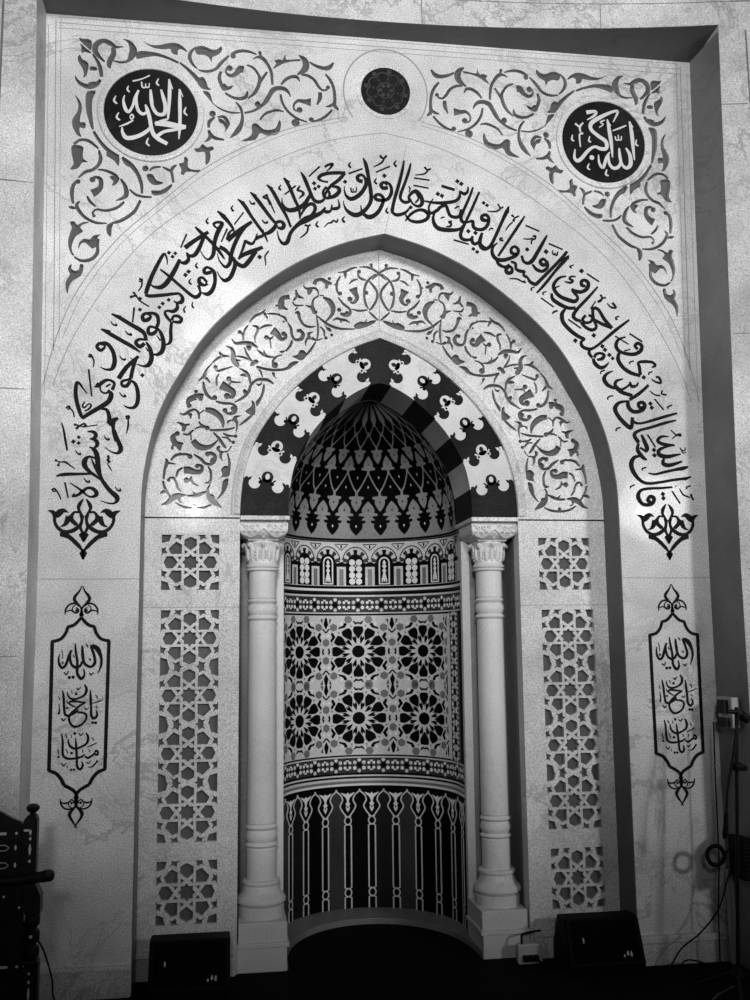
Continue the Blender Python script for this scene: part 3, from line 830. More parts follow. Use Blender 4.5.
M = {
 'marble': mat('white_veined_marble', marble(.64, .26, cloud=.28, veinamt=.7, speck=.42)),
 'marble2': mat('pale_panel_marble', marble(.62, .24, seed=7.3, cloud=.36, veinamt=.8, speck=.42, coat=0)),
 'column': mat('column_marble', marble(.66, .34, seed=3.1, cloud=.12, veinamt=.3)),
 'grey': mat('grey_marble', marble(.115, .06, rough=.4, seed=11., cloud=.25, speck=.2)),
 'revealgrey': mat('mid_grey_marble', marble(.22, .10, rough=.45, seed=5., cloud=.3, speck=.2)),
 'recess': mat('recess_grey_stone', marble(.105, .05, rough=.7, seed=2., cloud=.3, speck=.25)),
 'lininglit': mat('lit_grey_marble', marble(.62, .26, rough=.45, seed=5., cloud=.3, speck=.2)),  # the reveal marble made paler: light on the left side put in its colour
 'faint': mat('faint_joint_line', plain(.30, .8)),
 'joint': mat('dark_joint_line', plain(.14, .8)),  # dark mortar joints between the slabs
 'black': mat('black_inlay', plain(.008, .6, var=.3, spec=.08)),
 'blackstone': mat('black_marble', marble(.018, .045, rough=.5, seed=4., cloud=.6, veinamt=.35, speck=.5, spec=.04, coat=0)),
 'whitestone': mat('white_arch_marble', marble(.60, .35, seed=9., cloud=.2)),
 'letter': mat('pale_lettering', plain(.62, .5, var=.08)),
 'strap': mat('pale_mosaic_strap', plain(.56, .5, var=.22, scale=120.)),
 'midgrey': mat('grey_mosaic_tile', plain(.14, .45, var=.3, scale=120.)),
 'light': mat('light_mosaic_tile', plain(.72, .4, var=.12, scale=120.)),
 'nblack': mat('niche_black_stone', plain(.002, .6, var=.5, scale=60., spec=.05)),
 'dark1': mat('dark_grey_slab', marble(.045, .025, rough=.4, seed=6., cloud=.5, speck=.3, spec=.1, coat=0)),
 'dark2': mat('charcoal_slab', marble(.014, .03, rough=.4, seed=8., cloud=.5, speck=.3, spec=.1, coat=0)),
 'domegrey': mat('dome_grey_mosaic', plain(.26, .6, var=.25, scale=120., spec=.1)),
 'carpet': mat('black_carpet', plain(.004, .95, var=.3, scale=200., spec=.1)),
 'plastic': mat('black_speaker_casing', plain(.003, .6, var=.3, scale=300., spec=.1)),
 'grille': mat('black_grille_cloth', plain(.002, .8, var=.4, scale=500., spec=.05)),
 'metal': mat('dull_steel', plain(.25, .35, metal=.9)),
 'blackmetal': mat('black_painted_metal', plain(.004, .5, spec=.2)),
 'rubber': mat('black_rubber', plain(.004, .7, spec=.1)),
 'whiteplastic': mat('white_plastic', plain(.45, .4)),
 'wood': mat('dark_walnut', plain(.009, .4, var=.5, scale=25., spec=.25)),
 'pearl': mat('mother_of_pearl_inlay', plain(.62, .25)),
 'badge': mat('speaker_badge_silver', plain(.4, .35, var=.3, scale=200.)),
}

def empty(name, loc=(0, 0, 0)):
    o = bpy.data.objects.new(name, None); col.objects.link(o); o.location = loc
    o.empty_display_size = .1
    return o

def tag(o, label=None, cat=None, group=None, kind=None):
    if label: o['label'] = label
    if cat: o['category'] = cat
    if group: o['group'] = group
    if kind: o['kind'] = kind
    return o

class MB:
    """collects closed little solids and links them as one mesh object"""
    def __init__(s): s.v = []; s.f = []; s.m = []; s.mats = []
    def mi(s, m):
        if m not in s.mats: s.mats.append(m)
        return s.mats.index(m)
    def add(s, vs, fs, m):
        k = len(s.v); s.v += [tuple(v) for v in vs]; i = s.mi(m)
        for f in fs: s.f.append([a+k for a in f]); s.m.append(i)
    def prism(s, poly, y0, y1, m, mp=None):
        """poly of (x,z); front at y0 and back at y1, or through mp(x,z,h)"""
        if area(poly) < 0: poly = poly[::-1]
        n = len(poly)
        if mp: vs = [mp(x, z, y0) for x, z in poly]+[mp(x, z, y1) for x, z in poly]
        else: vs = [(x, y0, z) for x, z in poly]+[(x, y1, z) for x, z in poly]
        fs = [list(range(n)), list(range(2*n-1, n-1, -1))]
        fs += [[(i+1) % n, i, n+i, n+(i+1) % n] for i in range(n)]
        s.add(vs, fs, m)
    def ribbon(s, pts, y0, y1, m, mp=None):
        """pts of (x,z,width): a swept stroke of varying width"""
        Lf, Rt = [], []
        n = len(pts)
        for i, (x, z, w) in enumerate(pts):
            a = pts[max(0, i-1)]; b = pts[min(n-1, i+1)]
            dx, dz = b[0]-a[0], b[1]-a[1]; l = math.hypot(dx, dz) or 1e-9
            nx, nz = -dz/l, dx/l
            Lf.append((x+nx*w/2, z+nz*w/2)); Rt.append((x-nx*w/2, z-nz*w/2))
        P = mp or (lambda x, z, y: (x, y, z))
        vs = []
        for i in range(n):
            vs += [P(*Lf[i], y0), P(*Rt[i], y0), P(*Rt[i], y1), P(*Lf[i], y1)]
        fs = [[0, 3, 2, 1]]
        for i in range(n-1):
            a, b = 4*i, 4*i+4
            for j in range(4):
                k = (j+1) % 4
                fs.append([a+j, a+k, b+k, b+j])
        e = 4*(n-1)
        fs.append([e, e+1, e+2, e+3])
        s.add(vs, fs, m)
    def box(s, x0, x1, y0, y1, z0, z1, m, R=None, c=None):
        vs = [(x, y, z) for x in (x0, x1) for y in (y0, y1) for z in (z0, z1)]
        if R is not None:
            c = Vector(c); vs = [tuple(R @ (Vector(v)-c)+c) for v in vs]
        s.add(vs, [[0, 1, 3, 2], [4, 6, 7, 5], [0, 4, 5, 1], [2, 3, 7, 6], [0, 2, 6, 4], [1, 5, 7, 3]], m)
    def lathe(s, prof, m, c=(0, 0), n=40):
        """prof of (r,z) bottom to top about the vertical through c"""
        vs = []; fs = []
        for r, z in prof:
            for j in range(n):
                t = 2*PI*j/n; vs.append((c[0]+r*math.cos(t), c[1]+r*math.sin(t), z))
        for i in range(len(prof)-1):
            for j in range(n):
                k = (j+1) % n
                fs.append([i*n+j, i*n+k, (i+1)*n+k, (i+1)*n+j])
        fs.append(list(range(n-1, -1, -1))); e = (len(prof)-1)*n
        fs.append([e+j for j in range(n)])
        s.add(vs, fs, m)
    def tube(s, pts, r, m, n=10):
        pts = [Vector(p) for p in pts]; vs = []; fs = []
        up = Vector((0, 0, 1)); prev = None
        for i, p in enumerate(pts):
            d = (pts[min(len(pts)-1, i+1)]-pts[max(0, i-1)]).normalized()
            if prev is None:
                a = d.cross(up if abs(d.z) < .9 else Vector((1, 0, 0))).normalized()
            else: a = (prev-d*prev.dot(d)).normalized()
            prev = a; b = d.cross(a)
            rr = r[i] if isinstance(r, (list, tuple)) else r
            for j in range(n):
                t = 2*PI*j/n; vs.append(p+a*rr*math.cos(t)+b*rr*math.sin(t))
        for i in range(len(pts)-1):
            for j in range(n):
                k = (j+1) % n
                fs.append([i*n+j, i*n+k, (i+1)*n+k, (i+1)*n+j])
        fs.append(list(range(n-1, -1, -1))); e = (len(pts)-1)*n
        fs.append([e+j for j in range(n)])
        s.add(vs, fs, m)
    def build(s, name, parent=None, smooth=False, bevel=0, fix=True):
        me = bpy.data.meshes.new(name); me.from_pydata(s.v, [], s.f)
        for m in s.mats: me.materials.append(M[m])
        me.polygons.foreach_set('material_index', s.m)
        if fix:
            b = bmesh.new(); b.from_mesh(me); bmesh.ops.recalc_face_normals(b, faces=b.faces); b.to_mesh(me); b.free()
        me.update()
        o = bpy.data.objects.new(name, me); col.objects.link(o)
        if parent: o.parent = parent; o.matrix_parent_inverse = Matrix.Translation(-Vector(parent.location))
        if smooth:
            for p in me.polygons: p.use_smooth = True
            try: me.set_sharp_from_angle(angle=math.radians(38))
            except Exception: pass
        if bevel:
            bv = o.modifiers.new('soft edges', 'BEVEL'); bv.width = bevel; bv.segments = 2; bv.limit_method = 'ANGLE'
        return o

def slices(poly, w):
    """cut a polygon into upright strips so that it can follow a curved wall"""
    x0 = min(p[0] for p in poly); x1 = max(p[0] for p in poly); n = max(1, int(math.ceil((x1-x0)/w-1e-6)))
    if n == 1: return [poly]
    out = []
    for k in range(n):
        q = poly
        for lim, sg in ((x0+(x1-x0)*k/n, 1), (x0+(x1-x0)*(k+1)/n, -1)):
            r = []
            for i in range(len(q)):
                a, b = q[i-1], q[i]; da, db = (a[0]-lim)*sg, (b[0]-lim)*sg
                if (da < 0) != (db < 0):
                    t = da/(da-db); r.append((lim, a[1]+(b[1]-a[1])*t))
                if db >= 0: r.append(b)
            q = r
            if len(q) < 3: break
        if len(q) >= 3 and abs(area(q)) > 1e-9: out.append(q)
    return out
def area(p): return sum(p[i][0]*p[(i+1) % len(p)][1]-p[(i+1) % len(p)][0]*p[i][1] for i in range(len(p)))/2
def cr(a, b, c, d, t):
    return tuple(.5*((2*b[k])+(-a[k]+c[k])*t+(2*a[k]-5*b[k]+4*c[k]-d[k])*t*t+(-a[k]+3*b[k]-3*c[k]+d[k])*t**3) for k in range(len(b)))
def smooth_open(p, n=5):
    if len(p) < 3: return list(p)
    o = []
    for i in range(len(p)-1):
        a = p[max(0, i-1)]; b = p[i]; c = p[i+1]; d = p[min(len(p)-1, i+2)]
        o += [cr(a, b, c, d, k/n) for k in range(n)]
    return o+[p[-1]]
def smooth_closed(p, n=3):
    o = []; N = len(p)
    for i in range(N):
        o += [cr(p[i-1], p[i], p[(i+1) % N], p[(i+2) % N], k/n) for k in range(n)]
    return o
def parse(txt):
    out = []
    for ln in txt.split('\n'):
        t = ln.split()
        if t: out.append((t[0], [tuple(float(a)/1000 for a in p.split(',')) for p in t[1:]]))
    return out
def disc(x, z, r, n=18): return [(x+r*math.cos(2*PI*k/n), z+r*math.sin(2*PI*k/n)) for k in range(n)]

def draw(mb, items, y0, y1, m, sx=1, x0=0, mp=None, step=0., wk=1., minw=.0012):
    """draw traced lettering / ornament (metres, wall plane) as solid inlay"""
    h = 0.
    for kind, p in items:
        q = [((sx*a[0]+x0,)+tuple(a[1:])) for a in p]
        f = y0-h; h = (h+step) % (step*17) if step else 0.
        if kind == 'S':
            q = [(a, b, max(minw, c*wk)) for a, b, c in smooth_open(q, 4 if len(q) > 3 else 3)]
            mb.ribbon(q, f, y1, m, mp)
        elif kind == 'L': mb.prism(smooth_closed([a[:2] for a in q], 3), f, y1, m, mp)
        elif kind == 'Q': mb.prism([a[:2] for a in q], f, y1, m, mp)
        elif kind == 'C': mb.prism(disc(q[0][0], q[0][1], q[0][2]*max(1, wk*.9), 14), f, y1, m, mp)
        elif kind == 'D':
            x, z, w = q[0]; r = w*.82
            mb.prism([(x+r*math.cos(t+.15), z+r*math.sin(t+.15)) for t in (0, PI/2, PI, 3*PI/2)], f, y1, m, mp)

def gridcut(o, step=.05):
    b = bmesh.new(); b.from_mesh(o.data)
    for k in range(-37, 37): bmesh.ops.bisect_plane(b, geom=b.verts[:]+b.edges[:]+b.faces[:], plane_co=(k*step+.013, 0, 0), plane_no=(1, 0, 0))
    for k in range(44, 100): bmesh.ops.bisect_plane(b, geom=b.verts[:]+b.edges[:]+b.faces[:], plane_co=(0, 0, k*step+.007), plane_no=(0, 0, 1))
    bmesh.ops.triangulate(b, faces=b.faces); b.to_mesh(o.data); b.free()

def engrave(slab, sets, y0, depth, floor_mat, wk=1., minw=.004):
    """cut every traced stroke into the slab; strokes that touch go into separate passes"""
    gridcut(slab); batches = []
    for items, sx in sets:
        for it in items:
            xs = [sx*a[0] for a in it[1]]; zs_ = [a[1] for a in it[1]]
            w = max([a[2] for a in it[1] if len(a) > 2] or [0])*(1.1 if it[0] == 'C' else .7)+.004
            bb = (min(xs)-w, max(xs)+w, min(zs_)-w, max(zs_)+w)
            for bt in batches:
                if all(bb[1] < o[0] or bb[0] > o[1] or bb[3] < o[2] or bb[2] > o[3] for o in bt[0]): break
            else:
                bt = ([], MB()); batches.append(bt)
            bt[0].append(bb); draw(bt[1], [it], y0-.02, y0+depth+.00004*batches.index(bt), floor_mat, sx, wk=wk, minw=minw)
    for i, bt in enumerate(batches): carve(slab, bt[1].build('cutter'), y0+depth+.00004*i, floor_mat)
    me = slab.data; names = [m.name if m else '' for m in me.materials]
    k = names.index(M[floor_mat].name)
    for p in me.polygons:
        fl = abs(p.center.y-y0-depth) < .0025 and abs(p.normal.y) > .7
        p.material_index = k if fl else 0
    print('passes', len(batches), len(me.polygons))

def carve(slab, cutters, floor_y, floor_mat, tol=.0012):
    """cut the pattern into the slab and give the sunk floor its own stone"""
    md = slab.modifiers.new('cut', 'BOOLEAN'); md.operation = 'DIFFERENCE'; md.object = cutters
    for solver in ('MANIFOLD', 'EXACT'):
        try:
            md.solver = solver
            if solver == 'EXACT': md.use_self = True
            dg = bpy.context.evaluated_depsgraph_get()
            me = bpy.data.meshes.new_from_object(slab.evaluated_get(dg), depsgraph=dg)
            if len(me.polygons) > len(slab.data.polygons)+4: break
        except Exception as e: print('carve', solver, e)
    print('carved', slab.name, solver, len(me.polygons))
    slab.modifiers.clear(); slab.data = me
    if M[floor_mat].name not in [m.name for m in me.materials if m]: me.materials.append(M[floor_mat])
    k = [m.name for m in me.materials].index(M[floor_mat].name)
    for p in me.polygons:
        if abs(p.center.y-floor_y) < tol and abs(p.normal.y) > .7: p.material_index = k
    bpy.data.objects.remove(cutters, do_unlink=True)

# ---------------------------------------------------------------- arch profiles (half width, height)
ARCH_A = [(1.265, 2.33), (1.257, 2.50), (1.216, 2.728), (1.155, 2.90), (1.075, 3.05), (.985, 3.205), (.875, 3.34), (.70, 3.50), (.485, 3.655), (.24, 3.775), (0, 3.845)]
ARCH_V = [(.765, 2.33), (.757, 2.46), (.735, 2.585), (.686, 2.73), (.585, 2.895), (.465, 3.035), (.305, 3.172), (.152, 3.262), (0, 3.322)]
ARCH_I = [(.507, 2.33), (.499, 2.475), (.466, 2.62), (.392, 2.762), (.302, 2.876), (.187, 2.98), (.08, 3.045), (0, 3.07)]
def half(p, n=4):
    q = [(p[0][0], p[0][1]-.12)]+p; q = smooth_open(q, n)[n:]
    q[-1] = (0.0, q[-1][1]); return q
def full(h): return h+[(-x, z) for x, z in h[-2::-1]]
def resample(h, n):
    d = [0]
    for a, b in zip(h, h[1:]): d.append(d[-1]+math.hypot(b[0]-a[0], b[1]-a[1]))
    out = []; i = 0
    for k in range(n+1):
        t = d[-1]*k/n
        while i < len(d)-2 and d[i+1] < t: i += 1
        u = (t-d[i])/(d[i+1]-d[i]); out.append((h[i][0]+(h[i+1][0]-h[i][0])*u, h[i][1]+(h[i+1][1]-h[i][1])*u))
    return out

# ---------------------------------------------------------------- floor and the surrounding wall
b = MB(); b.box(-6, 6, -9, 1.6, -.1, 0, 'carpet')
tag(b.build('floor'), kind='structure')

def dfront(x):                       # the room wall curves gently in plan, so the reveal is deeper towards the sides
    u = (x-.05)/1.8
    c_ = .18 if u > 0 else .14
    return -(.135+c_*u*u) if abs(u) < 1.1 else -(.135+c_*1.21+.12*(abs(u)-1.1))
OX, OZ = 1.8, 4.985
def ZF(x): return 5.0+.022*max(-.3, x/1.8)          # front edge of the soffit rises a little to one side
def wall_piece(x0, x1, z0, z1, n, name):
    b = MB(); vs = []; fs = []
    for i in range(n+1):
        x = x0+(x1-x0)*i/n; y = dfront(x)
        vs += [(x, y, ZF(x)), (x, y, z1), (x, .9, z1), (x, .9, ZF(x))]
    for i in range(n):
        a = 4*i
        for j in range(4): fs.append([a+j, a+(j+1) % 4, a+4+(j+1) % 4, a+4+j])
    fs += [[0, 3, 2, 1], [4*n, 4*n+1, 4*n+2, 4*n+3]]
    b.add(vs, fs, 'marble2')
    return b
def joint(b, pts, w=.006):           # thin mortar joint lying on the wall face
    for (xa, za), (xb, zb) in zip(pts, pts[1:]):
        l = math.hypot(xb-xa, zb-za); n = max(1, int(l/.15))
        P = lambda x, z, h: (x, dfront(x)+h, z)
        b.ribbon([(xa+(xb-xa)*k/n, za+(zb-za)*k/n, w) for k in range(n+1)], -.0008, .002, 'joint', P)
def EX(z): return 1.765+.055*max(0, min(1, (z-2.2)/2.8))       # the opening widens slightly towards the top
def EXF(z, sg): return EX(z)+(.022 if sg > 0 else -.010)
def side_wall(sg):
    b = MB(); nx, nz = 10, 10; vs = []; fs = []
    for k in range(nz+1):
        z = (ZF(sg*1.84)+.002)*k/nz
        for i in range(nx+1):
            x = sg*(EXF(z, sg)+(4.2-EXF(z, sg))*i/nx); vs += [(x, dfront(x), z), (x, .9, z)]
    I = lambda i, k, f: 2*(k*(nx+1)+i)+f
    for k in range(nz):
        for i in range(nx):
            fs.append([I(i, k, 0), I(i+1, k, 0), I(i+1, k+1, 0), I(i, k+1, 0)]); fs.append([I(i, k, 1), I(i, k+1, 1), I(i+1, k+1, 1), I(i+1, k, 1)])
        for i in (0, nx): fs.append([I(i, k, 0), I(i, k+1, 0), I(i, k+1, 1), I(i, k, 1)])
    for i in range(nx):
        for k in (0, nz): fs.append([I(i, k, 0), I(i, k, 1), I(i+1, k, 1), I(i+1, k, 0)])
    b.add(vs, fs, 'marble2'); return b
wl = side_wall(-1)
joint(wl, [(-1.962, 0), (-1.962, 4.985)], .010)
for z in (3.90, 2.86, 1.6): joint(wl, [(-1.955, z), (-1.79, z)], .003)
tag(wl.build('wall_left'), kind='structure')
wr = side_wall(1)
for z in (4.55, 3.25, 2.0): joint(wr, [(1.82, z), (1.97, z)], .003)
joint(wr, [(1.985, 0), (1.985, 4.985)], .006)
tag(wr.build('wall_right'), kind='structure')
wt = wall_piece(-4.2, 4.2, OZ, 6.4, 40, 't')
joint(wt, [(-4.1, 5.16), (4.1, 5.16)], .004)
for x in (-1.1, .2, 1.2): joint(wt, [(x, 5.0), (x, 5.16)], .004)
tag(wt.build('wall_top'), kind='structure')

# marble lining of the rectangular opening: left, right and top; left side paler, its light put in the colour
for sg, m_, nm in ((-1, 'lininglit', 'trim_1'), (1, 'revealgrey', 'trim_2')):
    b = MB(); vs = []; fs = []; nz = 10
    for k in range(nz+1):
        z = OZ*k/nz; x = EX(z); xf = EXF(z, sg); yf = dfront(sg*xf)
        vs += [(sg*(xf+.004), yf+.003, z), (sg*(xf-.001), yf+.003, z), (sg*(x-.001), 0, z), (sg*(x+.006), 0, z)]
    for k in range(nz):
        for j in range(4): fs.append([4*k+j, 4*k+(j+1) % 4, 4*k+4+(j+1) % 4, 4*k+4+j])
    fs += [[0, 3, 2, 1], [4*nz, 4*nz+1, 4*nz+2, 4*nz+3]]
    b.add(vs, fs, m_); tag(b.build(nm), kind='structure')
b = MB(); n = 40; vs = []; fs = []
for i in range(n+1):
    x = -1.824+3.668*i/n; y = dfront(x)+.003
    vs += [(x, y, ZF(x)-.001), (x, y, ZF(x)+.004), (x, .0, OZ+.004), (x, .0, OZ-.003)]
for i in range(n):
    for j in range(4): fs.append([4*i+j, 4*i+(j+1) % 4, 4*i+4+(j+1) % 4, 4*i+4+j])
fs += [[0, 3, 2, 1], [4*n, 4*n+1, 4*n+2, 4*n+3]]
b.add(vs, fs, 'grey'); tag(b.build('trim_3'), kind='structure')

# ---------------------------------------------------------------- plane A: the big slab with the pointed opening
hA = half(ARCH_A)
TOP = 4.99
right = [(1.265, 0.0)]+hA
poly = [(-1.86, 0), (-1.86, TOP), (1.86, TOP), (1.86, 0)]+[(1.265, 0)]+full(hA)+[(-1.265, 0)]
b = MB(); b.prism(poly[::-1], 0, .225, 'marble')
slabA = b.build('wall_back'); tag(slabA, kind='structure')
span = parse(SPAN); inner = parse(INNER)
engrave(slabA, [(span, 1), (span, -1)], 0, .024, 'recess', 1.1, .006)

# engraved lines and raised fillets on the slab
b = MB()
def line(p, w=.005, h=.0009, m='faint', mirror=True, n=4):
    for s in ((1, -1) if mirror else (1,)):
        b.ribbon([(s*x, z, w) for x, z in smooth_open(p, n)], -h, .003, m)
l1 = [(-1.762, 2.95), (-1.70, 3.22), (-1.60, 3.47), (-1.42, 3.735), (-1.224, 3.93), (-.98, 4.152), (-.73, 4.312), (-.48, 4.43), (-.21, 4.505)]
l2 = [(-1.715, 2.95), (-1.65, 3.14), (-1.555, 3.335), (-1.40, 3.585), (-1.228, 3.79), (-.96, 4.005), (-.638, 4.21), (-.30, 4.36), (0, 4.425)]
line(l1, .005); line([(x*.985, z-.022) for x, z in l1[1:]], .003); line(l2, .004)
for x, w, z0 in ((-1.752, .003, 2.9), (-1.715, .005, 3.13), (-1.690, .003, 3.2)):
    line([(x, z0), (x-.045, 4.96+(x+1.70)*.8)], w, n=1)
for z, w in ((4.968, .003), (4.935, .004), (4.905, .003)):
    line([(-1.745, z), (0, z)], w, n=1)
b.ribbon([(.015+.235*math.cos(t), 4.665+.255*math.sin(t), .008) for t in [math.radians(-38+256*k/40) for k in range(41)]], -.001, .003, 'faint')
line([(-1.765, 1.972), (-1.268, 1.972)], .0035, n=1)
line([(.0, 3.85), (.075, 4.15), (.13, 4.36)], .003, mirror=False)
line([(-1.42, 2.98), (-1.28, 2.85)], .0001)
engr = b.build('engraved_line', slabA)

# the grey marble band that lines the big arch
b = MB(); prof = [(1.265, 0.0)]+hA; fp = full(prof) ; vs = []; fs = []
ins = []
for i, (x, z) in enumerate(fp):
    a = fp[max(0, i-1)]; d = fp[min(len(fp)-1, i+1)]
    dx, dz = d[0]-a[0], d[1]-a[1]; l = math.hypot(dx, dz)
    ins.append((x-dz/l*.006, z+dx/l*.006) if l else (x, z))
# keep the inset inside the opening
ins = [((abs(x)-.004)*(1 if x > 0 else -1) if abs(x) > .004 else 0, z-.004 if z > 2.4 else z) for x, z in fp]
for (x, z), (u, w) in zip(fp, ins): vs += [(x, .004, z), (u, .004, w), (u, .22, w), (x, .22, z)]
for i in range(len(fp)-1):
    for j in range(4): fs.append([4*i+j, 4*i+(j+1) % 4, 4*i+4+(j+1) % 4, 4*i+4+j])
b.add(vs, fs, 'grey')
tag(b.build('trim_4'), kind='structure')

# skirting
b = MB(); b.box(-1.762, -1.268, -.022, .0, 0, .125, 'marble2'); b.box(-1.762, -1.268, -.03, .0, .125, .145, 'marble')
tag(b.build('baseboard_left', bevel=.004), kind='structure')
b = MB(); b.box(1.268, 1.762, -.022, .0, 0, .11, 'marble2'); b.box(1.268, 1.762, -.035, .0, .11, .145, 'marble')
tag(b.build('baseboard_right', bevel=.004), kind='structure')

# ---------------------------------------------------------------- the lettering and inlaid ornament on plane A
b = MB(); draw(b, parse(INSC), -.0022, 0, 'black', step=.00004, wk=1.10)
tag(b.build('inscription'), 'black calligraphic verse curving over the great pointed arch on white marble', 'inscription')
for s, nm in ((-1, 'beneath the left end of the arched verse'), (1, 'beneath the right end of the arched verse')):
    b = MB()
    for k in (1, -1): draw(b, parse(FIN), -.0022, 0, 'black', k, s*1.54, step=.00004, wk=1.12)
    tag(b.build('palmette_ornament'), 'black inlaid palmette pendant with pointed drop '+nm, 'ornament', 'palmette pendants ending the verse')
for s, nm in ((-1, 'left of the niche, above the carved chair'), (1, 'right of the niche, beside the microphone stand')):
    e = empty('calligraphy_cartouche', (s*1.54, 0, 1.4))
    b = MB()
    for k in (1, -1): draw(b, parse(CART), -.0022, 0, 'black', k, s*1.54, step=.00004, wk=1.15)
    b.build('border', e)
    b = MB(); draw(b, parse(TEXT), -.0022, 0, 'black', 1, s*1.54, step=.00004, wk=1.05); b.build('lettering', e)
    tag(e, 'tall black-outlined cartouche with three lines of calligraphy '+nm, 'cartouche', 'calligraphic cartouches flanking the niche')
for (x, z, data, nm) in ((-1.254, 4.456, MED1, 'in the upper left spandrel, lettering filling it widely'), (1.268, 4.450, MED2, 'in the upper right spandrel, beginning with a slanting stroke')):
    e = empty('calligraphy_medallion', (x, 0, z))
    b = MB(); b.prism(disc(x, z, .245, 64), -.006, .004, 'blackstone'); b.build('disc', e)
    b = MB(); vs = []; fs = []; n = 72
    pr = [(.243, -.0005), (.247, -.011), (.262, -.014), (.276, -.011), (.281, .001)]
    for k in range(n):
        t = 2*PI*k/n
        for r, y in pr: vs.append((x+r*math.cos(t), y, z+r*math.sin(t)))
    q = len(pr)
    for k in range(n):
        for j in range(q-1): fs.append([k*q+j, ((k+1) % n)*q+j, ((k+1) % n)*q+j+1, k*q+j+1])
        fs.append([k*q+q-1, ((k+1) % n)*q+q-1, ((k+1) % n)*q, k*q])
    b.add(vs, fs, 'marble')
    b.build('rim', e, smooth=True)
    b = MB(); draw(b, parse(data), -.0085, -.004, 'letter', step=.00004); b.build('lettering', e)
    tag(e, 'round black medallion with white calligraphy '+nm, 'medallion', 'calligraphic medallions')
# small round boss above the apex
e = empty('rosette_boss', (.014, 0, 4.669)); x, z = .014, 4.669
b = MB(); b.prism(disc(x, z, .137, 56), -.010, .004, 'blackstone'); b.build('disc', e)
b = MB()
for k in range(8):
    t = 2*PI*k/8+.2
    b.ribbon([(x+.075*math.cos(t)+.032*math.cos(a), z+.075*math.sin(t)+.032*math.sin(a), .007) for a in [2*PI*j/14 for j in range(15)]], -.0125, -.009, 'dark1')
    b.prism(disc(x+.112*math.cos(t+.39), z+.112*math.sin(t+.39), .014, 10), -.0125, -.009, 'dark1')
for k in range(6):
    t = 2*PI*k/6; b.prism(disc(x+.03*math.cos(t), z+.03*math.sin(t), .012, 10), -.0128, -.009, 'dark1')
b.build('relief', e)
b = MB(); b.ribbon([(x+.150*math.cos(t), z+.150*math.sin(t), .022) for t in [2*PI*k/60 for k in range(61)]], -.004, .002, 'marble'); b.build('rim', e)
tag(e, 'small dark round boss carved with a rosette, centred above the pointed arch', 'boss')

# ---------------------------------------------------------------- plane B: alcove slab inside the arch
YB = .225
hV = half(ARCH_V)
mihrab = empty('mihrab', (0, .3, 0))
tag(mihrab, 'marble prayer niche with striped black and white pointed arch and mosaic lined apse', 'prayer niche')
# rectangles where the pierced screens sit
LAT = [(-1.1725, -.872, 1.927, 2.219), (-1.1705, -.870, .651, 1.823), (-1.1700, -.866, .252, .562),
       (.8765, 1.172, 1.921, 2.210), (.882, 1.180, .643, 1.813), (.889, 1.182, .235, .545)]
poly = [(-1.30, 0), (-1.30, 3.9), (1.30, 3.9), (1.30, 0), (.765, 0)]+full(hV)+[(-.765, 0)]
b = MB(); b.prism(poly[::-1], YB, YB+.10, 'marble')
slabB = b.build('alcove_panel', mihrab)
slabB.matrix_parent_inverse = Matrix.Identity(4); slabB.parent = None
engrave(slabB, [(inner, 1), (inner, -1)], YB, .024, 'recess', 1.42, .008)
c = MB()
for x0, x1, z0, z1 in LAT: c.box(x0, x1, YB-.05, YB+.2, z0, z1, 'recess')
carve(slabB, c.build('cutter'), 99, 'marble')
slabB.parent = mihrab; slabB.matrix_parent_inverse = Matrix.Translation(-Vector(mihrab.location))
for s in (1, -1):
    xa, xb = sorted((s*1.262, s*.766))
    for z0, z1, h, m_ in ((2.305, 2.3125, .001, 'nblack'), (1.836, 1.839, .0006, 'faint')):
        b = MB(); b.box(xa, xb, YB-h, YB+.002, z0, z1, m_); b.build('joint_line', mihrab)
b = MB(); b.box(-.0015, .0015, YB-.0006, YB+.002, 3.39, 3.82, 'joint'); b.build('joint_line', mihrab)
# skirting of the alcove
for s in (-1, 1):
    b = MB(); x0, x1 = sorted((s*1.262, s*.775)); b.box(x0, x1, YB-.03, YB, 0, .11, 'marble2'); b.box(x0, x1, YB-.045, YB, .11, .135, 'marble')
    tag(b.build('trim_5' if s < 0 else 'trim_6', bevel=.004), kind='structure')
# rounded moulding round the striped arch
b = MB(); fv = full([(.765, 2.33)]+hV); vs = []; fs = []
sec = [(0.0, .004), (.002, -.012), (.014, -.018), (.028, -.014), (.036, -.004), (.042, -.010), (.050, -.004), (.052, .004)]
for i, (x, z) in enumerate(fv):
    a = fv[max(0, i-1)]; d = fv[min(len(fv)-1, i+1)]
    dx, dz = d[0]-a[0], d[1]-a[1]; l = math.hypot(dx, dz) or 1
    nx, nz = dz/l, -dx/l
    if i == len(fv)//2: nx, nz = 0, 1.12
    if i in (0, len(fv)-1): nx, nz = (1 if x > 0 else -1), 0
    for w, y in sec: vs.append((x+nx*w, YB+y, z+nz*w))
q = len(sec)
for i in range(len(fv)-1):
    for j in range(q): fs.append([i*q+j, i*q+(j+1) % q, (i+1)*q+(j+1) % q, (i+1)*q+j])
fs += [list(range(q)), [(len(fv)-1)*q+j for j in range(q)]]
b.add(vs, fs, 'marble'); b.build('arch_moulding', mihrab, smooth=True)

